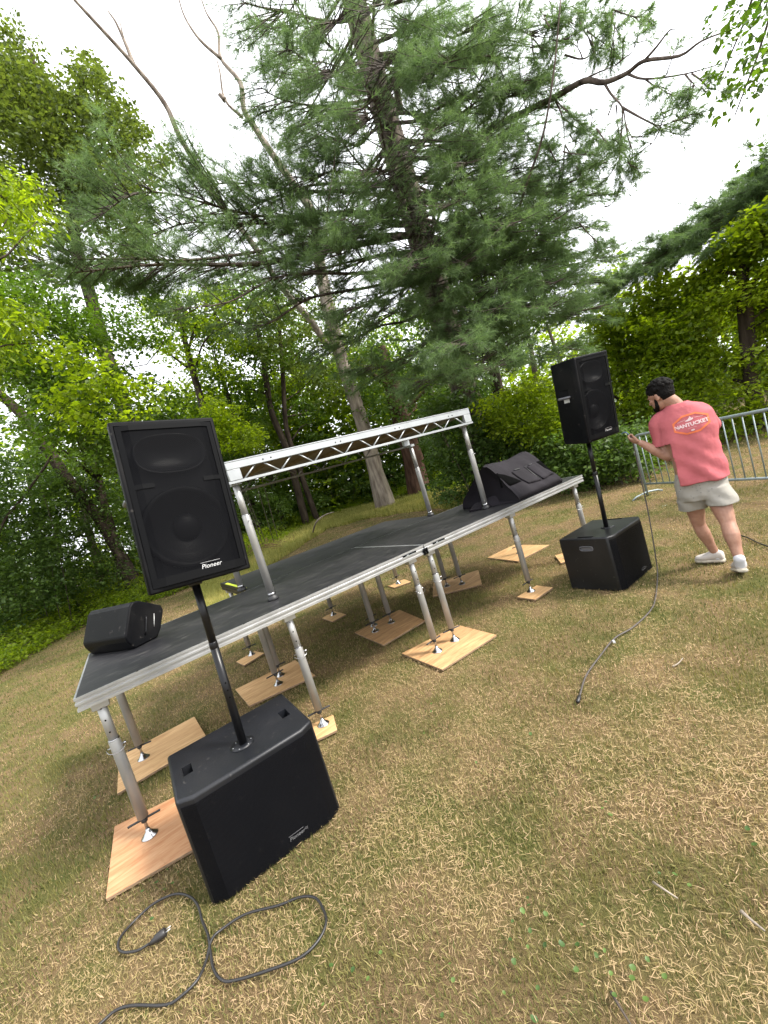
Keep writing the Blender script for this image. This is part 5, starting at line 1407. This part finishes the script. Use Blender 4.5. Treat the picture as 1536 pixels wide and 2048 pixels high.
def corner_oak():
    g = np.random.default_rng(43); C2 = []
    for (x, y, sx, sy) in ((1500, 60, 60, 60), (1475, 150, 50, 50), (1530, 150, 60, 80), (1455, 195, 40, 40), (1540, 290, 30, 40), (1500, 20, 60, 40), (1560, 60, 60, 90)):
        for i in range(max(4, int(sx*sy/330))): C2.append(at(x+g.normal(0, sx*.5), y+g.normal(0, sy*.5), 6.8+g.normal(0, .4)))
    foot = at(2400, 560, 9.0); foot[2] = float(gz(foot[0], foot[1]))-.05
    t2 = thing('oak_tree', 'oak overhanging the top right corner, mostly outside the photo', 'oak tree', tuple(foot))
    tp = [foot, foot+[0, 0, 4.], foot+[-.3, .2, 8.]]; bark_tube('trunk', tp, [.25, .2, .1], 'bark_dark', t2, 10, 4)
    for e in ((1440, 160), (1500, 60), (1470, 230), (1540, 300)): bark_tube('branch', [tp[1], (tp[2]+at(e[0], e[1], 7))/2, at(e[0], e[1], 6.9)], [.1, .03, .006], 'bark_dark', t2, 6, 5)
    crown('crown', t2, np.array(C2), .24, 13, .07, 'leaf', g, tone0=g.random(len(C2))*.3)
corner_oak()
big_pine()

def pale_tree():
    g = np.random.default_rng(51); r = 16
    t, P = tree('broadleaf_tree', 'pale barked tree forking above the riser, its trunk standing at the grass edge', 'tree', None, r,
                [(770, 1008), (752, 945), (735, 880), (700, 770), (676, 695), (655, 610), (640, 530), (625, 430), (580, 360), (537, 297), (505, 248), (488, 220), (480, 165), (442, 117), (436, 65), (414, 28), (400, -10)],
                [.42, .29, .27, .25, .24, .24, .21, .15, .13, .11, .10, .09, .08, .055, .04, .03, .022], 'bark_pale')
    bark_tube('branch', [at(p[0], p[1], q) for p, q in (((677, 698), 16), ((655, 690), 15.8), ((620, 640), 15.2), ((560, 570), 14.6), ((500, 480), 14), ((448, 420), 13.6), ((425, 382), 13.4), ((362, 278), 13), ((330, 208), 12.8), ((268, 130), 12.5), ((200, 55), 12.2), ((140, -10), 12))],
              [.17, .14, .115, .10, .09, .082, .075, .07, .065, .055, .045, .035], 'bark_pale', t, 10, 5)
    for s, r0 in (([(268, 130, 12.5), (250, 85, 12.5), (232, 45, 12.5), (216, 22, 12.5)], .055), ([(250, 85, 12.5), (240, 45, 12.4), (228, -5, 12.4)], .02), ([(442, 117, 15), (400, 80, 15), (370, 35, 15), (356, -8, 15)], .055),
                  ([(485, 235, 15.2), (450, 200, 15.2), (440, 145, 15.2), (434, 120, 15.3)], .05), ([(450, 200, 15.2), (440, 190, 15.2), (438, 192, 15.2)], .09)):
        bark_tube('branch', [at(*p) for p in s], np.linspace(r0, r0*.35, len(s)), 'bark_pale', t, 7, 4)
    C_ = fill([(480, 620), (560, 560), (680, 560), (740, 640), (740, 760), (640, 820), (560, 760), (500, 700)], 15, 19, 330, g, .46, 1.2)
    crown('crown', t, C_, .45, 24, .13, 'leaf_olive', g)
pale_tree()

def small_trees():
    g = np.random.default_rng(61)
    # twin slim trunks behind the near riser leg
    t, P = tree('slim_tree', 'left one of the two slim dark trunks standing close together behind the riser', 'tree', None, 18, [(600, 1010), (575, 905), (545, 830), (532, 760), (522, 690), (500, 600)], [.16, .135, .125, .115, .10, .07], 'bark_dark', 'slim trunks behind the stage')
    C_ = fill([(380, 600), (500, 540), (590, 600), (590, 720), (500, 790), (400, 760), (350, 690)], 16, 20, 420, g, .45, 1.1)
    crown('crown', t, C_, .5, 22, .13, 'leaf', g); limbs(t, P, [.2, .17, .16, .15, .13, .09], C_, 12, 'bark_dark', g)
    t, P = tree('slim_tree', 'right one of the two slim dark trunks standing close together behind the riser', 'tree', None, 18.4, [(625, 1010), (592, 920), (572, 850), (566, 760), (560, 670), (556, 600)], [.13, .11, .10, .095, .085, .05], 'bark_dark', 'slim trunks behind the stage')
    C_ = fill([(540, 600), (640, 600), (690, 700), (660, 850), (560, 880), (520, 760)], 18.6, 22, 300, g, .47, 1.1)
    crown('crown', t, C_, .5, 22, .13, 'leaf_dark', g); limbs(t, P, [.17, .14, .13, .12, .11, .06], C_, 8, 'bark_dark', g)
    # dark reddish trunk
    t, P = tree('broadleaf_tree', 'dark reddish trunk in the shade right of the pale barked tree', 'tree', None, 17, [(838, 985), (830, 940), (822, 900), (800, 830), (780, 760), (760, 690)], [.50, .42, .40, .36, .30, .2], 'bark_red')
    C_ = fill([(700, 640), (860, 600), (960, 700), (930, 860), (780, 880), (700, 800)], 14.5, 19, 420, g, .43, 1.2)
    crown('crown', t, C_, .5, 24, .13, 'leaf_dark', g); limbs(t, P, [.5, .42, .4, .36, .3, .2], C_, 8, 'bark_red', g)
    # slender trunks further left
    for lab, tk, rr, rd in (('slender grey trunk showing above the near loudspeaker', [(470, 1080), (430, 900), (405, 810), (385, 740), (372, 690), (350, 600)], 17, .17),
                            ('thin dark trunk left of the slim pair, half hidden in leaves', [(520, 1060), (490, 950), (478, 880), (458, 800), (440, 740)], 19, .13)):
        t, P = tree('slim_tree', lab, 'tree', None, rr, tk, np.linspace(rd, rd*.5, len(tk)), 'bark_dark', 'slim trunks behind the stage')
        x, y = tk[3]; C_ = fill([(x-110, y-130), (x+60, y-170), (x+110, y-60), (x+70, y+60), (x-60, y+60)], rr-2, rr+2, 260, g, .48, 1.1)
        crown('crown', t, C_, .5, 20, .13, 'leaf_bright' if rr == 17 else 'leaf', g, tone0=g.random(len(C_))*.6); limbs(t, P, [rd]*len(P), C_, 9, 'bark_dark', g)
small_trees()

def left_trees():
    g = np.random.default_rng(71)
    # tall tree with lumpy crown against the sky
    tk = [(330, 1150), (300, 1000), (260, 860), (215, 720), (180, 590), (150, 480), (135, 350), (90, 200), (60, 100)]
    t, P = tree('broadleaf_tree', 'tall leafy tree at the upper left whose lumpy crown stands against the sky', 'tree', None, 14, tk, [.26, .23, .21, .19, .17, .15, .12, .08, .04], 'bark_dark')
    A = fill([(-60, 60), (30, 40), (75, 120), (110, 180), (160, 110), (220, 170), (290, 260), (270, 330), (350, 300), (310, 380), (200, 420), (60, 400), (-60, 380)], 12.4, 15.5, 1150, g, .46, 1.0)
    B_ = fill([(-60, 380), (200, 360), (320, 420), (300, 520), (180, 560), (-60, 560)], 12.6, 15.5, 420, g, .44, 1.0)
    C_ = np.vstack([A, B_]); crown('crown', t, C_, .42, 24, .115, 'leaf_olive', g, tone0=np.clip(.25+.6*g.random(len(C_)), 0, 1)); limbs(t, P, [.34, .3, .28, .26, .24, .21, .17, .1, .04], C_, 30, 'bark_dark', g, .45, .25)
    # mid-height maple screen on the left
    tk = [(250, 1160), (205, 1000), (180, 880), (165, 780), (150, 700), (128, 600)]
    t, P = tree('maple_tree', 'dark trunked maple filling the left side with layered green foliage', 'tree', None, 14.5, tk, [.14, .13, .12, .11, .1, .06], 'bark_dark')
    C_ = np.vstack([fill([(-60, 560), (120, 540), (300, 560), (400, 640), (330, 690), (180, 700), (120, 780), (-60, 740)], 9, 12, 640, g, .44, .9), fill([(40, 760), (240, 720), (380, 800), (330, 900), (200, 960), (60, 900)], 8.6, 11.5, 520, g, .44, .9)])
    crown('crown', t, C_, .34, 26, .082, 'leaf', g, tone0=g.random(len(C_))*.7); limbs(t, P, [.14, .13, .12, .11, .1, .06], C_, 22, 'bark_dark', g, .45, .28)
    # leaning grey trunk
    t, P = tree('leaning_tree', 'grey trunk leaning far to the left across the understory', 'tree', None, 14.5, [(265, 1130), (200, 1040), (140, 965), (85, 885), (40, 825), (-30, 765)], [.17, .15, .145, .14, .13, .11], 'bark_dark')
    C_ = fill([(-80, 640), (60, 680), (110, 760), (20, 800), (-80, 800)], 14, 15.5, 160, g, .45, .9); crown('crown', t, C_, .36, 22, .1, 'leaf_bright', g, tone0=g.random(len(C_))*.5)
    # curved bare sapling in front
    t, P = tree('sapling', 'curved bare sapling stem bending right beside the near loudspeaker', 'sapling', None, 12.6, [(-50, 1230), (-5, 1080), (50, 990), (95, 925), (112, 880), (135, 830), (142, 790), (150, 760)], [.030, .029, .027, .024, .022, .018, .014, .008], 'bark_dark')
    for s in ([(105, 908, 12.6), (150, 895, 12.5), (215, 880, 12.4)], [(135, 830, 12.6), (170, 800, 12.5), (210, 795, 12.4)], [(100, 920, 12.6), (82, 905, 12.6), (66, 912, 12.6)]): bark_tube('branch', [at(*p) for p in s], [.014, .01, .005], 'bark_dark', t, 6, 4)
    C_ = fill([(80, 700), (230, 690), (330, 760), (300, 850), (180, 860), (90, 820)], 6.8, 7.6, 90, g, .45, .5); crown('crown', t, C_, .26, 20, .085, 'leaf_bright', g, tone0=g.random(len(C_))*.6)
    # bright compound leaves at the very left edge
    foot = at(-260, 1200, 7); foot[2] = float(gz(foot[0], foot[1]))-.05
    t = thing('walnut_tree', 'yellow green tree with hanging compound leaves at the left edge', 'tree', tuple(foot)); tp = [foot, foot+[.1, .1, 3.], foot+[.2, .1, 6.5]]; bark_tube('trunk', tp, [.16, .13, .06], 'bark_dark', t, 10, 4)
    C_ = np.vstack([fill([(-90, 320), (30, 340), (100, 400), (80, 470), (40, 500), (-90, 520)], 6.4, 7.6, 95, g, .47, .5), fill([(-90, 560), (60, 620), (90, 680), (20, 740), (-90, 740)], 6.4, 7.6, 80, g, .44, .6)])
    crown('crown', t, C_, .30, 22, .085, 'leaf_bright', g, droop=.7, tone0=.6*g.random(len(C_)), aspect=.4); limbs(t, tp, [.16, .13, .06], C_, 10, 'bark_dark', g, .5)
left_trees()

def shrubs():
    g = np.random.default_rng(81)
    def shrub(label, poly, r0, r1, n, size, m, R=.32, nl=24, tone=None, clump=.42, stems=4, cs=.8, zmin=.1):
        C_ = fill(poly, r0, r1, n, g, clump, cs, zmin); c = C_.mean(0); f = np.array([c[0], c[1], float(gz(c[0], c[1]))-.03])
        t = thing('shrub', label, 'shrub', tuple(f))
        idx = g.choice(len(C_), stems, replace=False)
        for i in idx:
            e = C_[i]; b0 = np.array([c[0]*.4+e[0]*.6, c[1]*.4+e[1]*.6, 0]); b0[2] = float(gz(b0[0], b0[1]))-.03
            bark_tube('stem', [b0, (b0+e)/2+g.normal(0, .08, 3), e], [.012, .008, .004], 'twig', t, 5, 3)
        crown('foliage', t, C_, R, nl, size, m, g, tone0=None if tone is None else np.clip(tone[0]+g.random(len(C_))*(tone[1]-tone[0]), 0, 1)); return t
    shrub('dense dark green shrub at the left edge behind the grass', [(-80, 820), (60, 840), (110, 930), (130, 1080), (120, 1230), (0, 1265), (-80, 1280)], 12.3, 15.3, 1200, .085, 'leaf_dark')
    shrub('mid green shrub left of the near loudspeaker', [(60, 900), (220, 900), (300, 1010), (330, 1150), (300, 1205), (200, 1230), (90, 1250), (70, 1080)], 14, 17, 1250, .085, 'leaf_dark', tone=(.1, .8))
    shrub('shrub showing between the near loudspeaker and the grass edge', [(300, 860), (420, 830), (480, 920), (470, 1090), (330, 1180), (280, 1060)], 14.5, 17.5, 700, .09, 'leaf', tone=(.0, .6))
    shrub('fine leaved green shrub with pale sprays right of the near loudspeaker', [(430, 860), (520, 840), (560, 920), (580, 1030), (540, 1080), (480, 1100), (450, 980)], 16.8, 19, 480, .10, 'leaf_dark', tone=(.3, 1))
    shrub('bright green bush beside the near loudspeaker top', [(400, 790), (480, 810), (520, 850), (520, 900), (440, 900)], 14.5, 16, 170, .10, 'leaf_bright', tone=(.2, .9))
    shrub('shadowy shrubs under the riser left of the pale trunk', [(560, 900), (640, 860), (720, 900), (745, 1000), (690, 1030), (600, 1060), (560, 1000)], 18.9, 21.5, 460, .12, 'leaf_dark', tone=(.1, .7))
    shrub('shrubs between the pale trunk and the dark reddish trunk', [(745, 880), (840, 840), (880, 900), (880, 990), (800, 1010), (765, 1000)], 18.2, 20.5, 280, .12, 'leaf_dark', tone=(0, .6))
    shrub('dark thicket at the foot of the pine behind the right riser legs', [(850, 800), (960, 760), (1060, 820), (1100, 900), (1100, 985), (980, 1010), (870, 1005)], 9.9, 13, 980, .10, 'leaf_dark', tone=(0, .6), clump=.38)
    shrub('sunlit bush between the covered speaker and the far loudspeaker', [(960, 800), (1060, 760), (1130, 780), (1170, 860), (1150, 900), (1060, 880), (980, 860)], 9.2, 10.8, 330, .085, 'leaf_bright', tone=(.15, .9), clump=.42)
    shrub('dark shrub with glossy leaves behind the far loudspeaker pole', [(1080, 880), (1180, 860), (1280, 850), (1290, 930), (1230, 975), (1100, 975)], 8.8, 11.2, 520, .085, 'leaf_dark', tone=(.1, .9), clump=.42)
    shrub('tall weeds and thin stems at the wood edge left of the barrier', [(1170, 900), (1300, 880), (1330, 960), (1260, 985), (1170, 985)], 8.6, 9.6, 90, .06, 'leaf', .26, 14, (.4, 1), .42, 12, zmin=.05)
    shrub('dense hedge of shrubs behind the barrier on the right', [(1240, 780), (1400, 700), (1620, 700), (1620, 880), (1480, 900), (1300, 915)], 10.6, 12.4, 520, .085, 'leaf_bright', tone=(-.2, .9), clump=.49, cs=.6)
shrubs()

def low_plants():
    """ankle-high greenery running from the lawn's left edge back under the shrubs"""
    g = np.random.default_rng(85); n = 5200
    azs = []; es = []
    for px, py in ((-150, 1400), (-40, 1365), (60, 1310), (180, 1245), (330, 1192), (455, 1146), (560, 1086), (650, 1036), (760, 1006), (880, 985), (1000, 975), (1120, 965), (1240, 945), (1330, 925)):
        p = gnd(px, py); azs.append(math.atan2(p[0]-CAM[0], p[1]-CAM[1])); es.append(math.hypot(p[0]-CAM[0], p[1]-CAM[1]))
    az = g.uniform(azs[0], azs[-1], n); e = np.interp(az, azs, es); r = e+4.0*g.random(n)**1.3-.4*g.random(n)
    x = CAM[0]+r*np.sin(az); y = CAM[1]+r*np.cos(az)
    P = np.stack([x, y, gz(x, y)+.03+g.random(n)*np.clip((r-e)*.25+.20, .12, .60)], 1)
    P = P[fbm(x*1.2, y*1.2, 2) > .30]
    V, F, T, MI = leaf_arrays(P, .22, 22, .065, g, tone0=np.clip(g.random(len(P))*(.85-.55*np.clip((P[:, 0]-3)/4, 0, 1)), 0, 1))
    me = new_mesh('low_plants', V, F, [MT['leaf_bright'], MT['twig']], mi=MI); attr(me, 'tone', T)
    o = link('low_plants', me); o['kind'] = 'stuff'; tag(o, 'ankle-high green plants along the far edge of the lawn in front of the shrubs', 'ground cover')
low_plants()

def right_trees():
    g = np.random.default_rng(91)
    rr = 12.0
    t, P = tree('broadleaf_tree', 'bright yellow green tree standing directly behind the far loudspeaker', 'tree', None, 12.6, [(1290, 930), (1265, 850), (1245, 760), (1235, 680), (1225, 620)], [.14, .12, .1, .08, .04], 'bark_dark')
    C_ = fill([(1030, 780), (1090, 740), (1180, 700), (1190, 620), (1290, 565), (1420, 560), (1400, 720), (1330, 800), (1200, 840), (1080, 830)], 11.6, 13.0, 850, g, .49, .6)
    crown('crown', t, C_, .38, 24, .105, 'leaf_bright', g, tone0=np.clip(.2+.75*g.random(len(C_)), 0, 1)); limbs(t, P, [.14, .12, .1, .08, .04], C_, 22, 'bark_dark', g)
    t, P = tree('broadleaf_tree', 'dark trunked tree above the barrier with sunlit upper leaves', 'tree', None, 12, [(1530, 905), (1508, 800), (1497, 700), (1490, 620), (1486, 560), (1480, 470)], [.17, .15, .14, .13, .1, .05], 'bark_dark')
    C_ = fill([(1380, 560), (1440, 480), (1540, 400), (1640, 380), (1640, 560), (1540, 600), (1400, 620)], 11, 12.4, 520, g, .49, .7)
    D_ = fill([(1360, 600), (1640, 560), (1640, 760), (1420, 780), (1340, 720)], 12, 13.4, 420, g, .49, .7)
    crown('crown', t, C_, .36, 24, .10, 'leaf_bright', g, tone0=np.clip(.1+.8*g.random(len(C_)), 0, 1)); crown('crown', t, D_, .36, 24, .10, 'leaf_bright', g, tone0=g.random(len(D_)))
    limbs(t, P, [.17, .15, .14, .13, .1, .05], np.vstack([C_, D_]), 20, 'bark_dark', g)
    t, P = tree('slim_tree', 'slender dark stem amid the leaves between the man and the far loudspeaker', 'tree', None, 11.8, [(1395, 920), (1360, 820), (1330, 760), (1320, 700), (1330, 640)], [.07, .06, .05, .04, .02], 'bark_dark')
    C_ = fill([(1270, 640), (1400, 610), (1440, 720), (1380, 800), (1280, 780)], 11, 12.4, 230, g, .48, .8); crown('crown', t, C_, .34, 24, .10, 'leaf_bright', g, tone0=g.random(len(C_))*.8); limbs(t, P, [.07, .06, .05, .04, .02], C_, 10, 'bark_dark', g)
    t, P = tree('broadleaf_tree', 'leafy tree mingled with the pine boughs right of its trunk', 'tree', None, 12.5, [(1040, 960), (1000, 800), (980, 700), (965, 600), (950, 520)], [.18, .16, .14, .12, .06], 'bark_dark')
    C_ = fill([(860, 480), (1000, 430), (1110, 430), (1130, 520), (1080, 640), (960, 800), (860, 760), (820, 600)], 11.6, 14.5, 900, g, .45, .9); crown('crown', t, C_, .38, 24, .10, 'leaf', g, tone0=g.random(len(C_))*.7); limbs(t, P, [.18, .16, .14, .12, .06], C_, 18, 'bark_dark', g)
right_trees()

def distant_woods():
    g = np.random.default_rng(101); n = 5800; az = np.radians(g.uniform(-50, 112, n)); r = g.uniform(21, 32, n)
    top = 4.5+5.0*fbm(np.degrees(az)/9+2, az*0+1.5, 3)
    hi = np.clip((np.degrees(az)-5)/20, 0, 1)*2.0-np.clip((np.degrees(az)-48)/12, 0, 1)*3.5
    z = g.random(n)**1.25*(top+hi)
    x = CAM[0]+r*np.sin(az); y = CAM[1]+r*np.cos(az)
    P = np.stack([x, y, gz(x, y)+z+.1], 1)
    q = fbm(P[:, 0]/2.2+P[:, 2]*.4, P[:, 1]/2.2-P[:, 2]*.4, 2); P = P[q > .40]
    m = 5200; a2 = np.radians(np.where(g.random(m) < .45, g.uniform(2, 46, m), g.uniform(-50, 112, m))); r2 = g.uniform(19.6, 24, m); x2 = CAM[0]+r2*np.sin(a2); y2 = CAM[1]+r2*np.cos(a2)
    P = np.vstack([P, np.stack([x2, y2, gz(x2, y2)+g.random(m)**1.2*(2.6+2.2*fbm(x2/2.5, y2/2.5)+3.6*np.clip((.85-a2)/.2, 0, 1))], 1)])
    V, F, T, MI = leaf_arrays(P, .80, 15, .27, g, tone0=np.clip(g.random(len(P)), 0, 1)*.7-.15)
    me = new_mesh('distant_woods', V, F, [MT['leaf_bright'], MT['twig']], mi=MI); attr(me, 'tone', T)
    o = link('distant_woods', me); o['kind'] = 'stuff'; tag(o, 'mass of far woodland foliage closing off the view behind the nearer trees', 'woods'); STAT['dw'] = len(F)
    # trunks within the far wood
    b = Bag()
    for i in range(60):
        a = math.radians(g.uniform(-48, 108)); rr = g.uniform(19, 29); x, y = CAM[0]+rr*math.sin(a), CAM[1]+rr*math.cos(a); z0 = float(gz(x, y)); h = g.uniform(4, 6.5); lean = g.normal(0, .35, 2)
        b.tube([(x, y, z0-.1), (x+lean[0]*.5, y+lean[1]*.5, z0+h*.5), (x+lean[0]*1.4, y+lean[1], z0+h)], [.16, .12, .05], 7)
    o = b.obj('distant_trunks', MT['bark_dark']); o['kind'] = 'stuff'; tag(o, 'dim trunks standing within the far woodland', 'woods')
distant_woods()

def brush_pile():
    g = np.random.default_rng(111); c = gnd(520, 1108); t = thing('brush_pile', 'heap of reddish dead twigs lying at the wood edge behind the riser', 'brush pile', tuple(c)); b = Bag()
    for i in range(150):
        p = np.array([g.normal(0, .55), g.normal(0, .45), abs(g.normal(0, .16))]); d = g.normal(0, 1, 3); d[2] *= .35; d /= np.linalg.norm(d); l = g.uniform(.2, .6)
        b.tube([p-d*l/2, p+g.normal(0, .03, 3), p+d*l/2], [.009, .007, .003], 4)
    o = b.obj('dead_twigs', mat('red_brown_twigs', (.20, .10, .06), .9, noise_scale=30, noise_amt=.4), t); o['kind'] = 'stuff'
brush_pile()
print('STAT', STAT, 'faces', sum(len(o.data.polygons) for o in COL.objects if o.type == 'MESH'), 'objs', len(COL.objects))
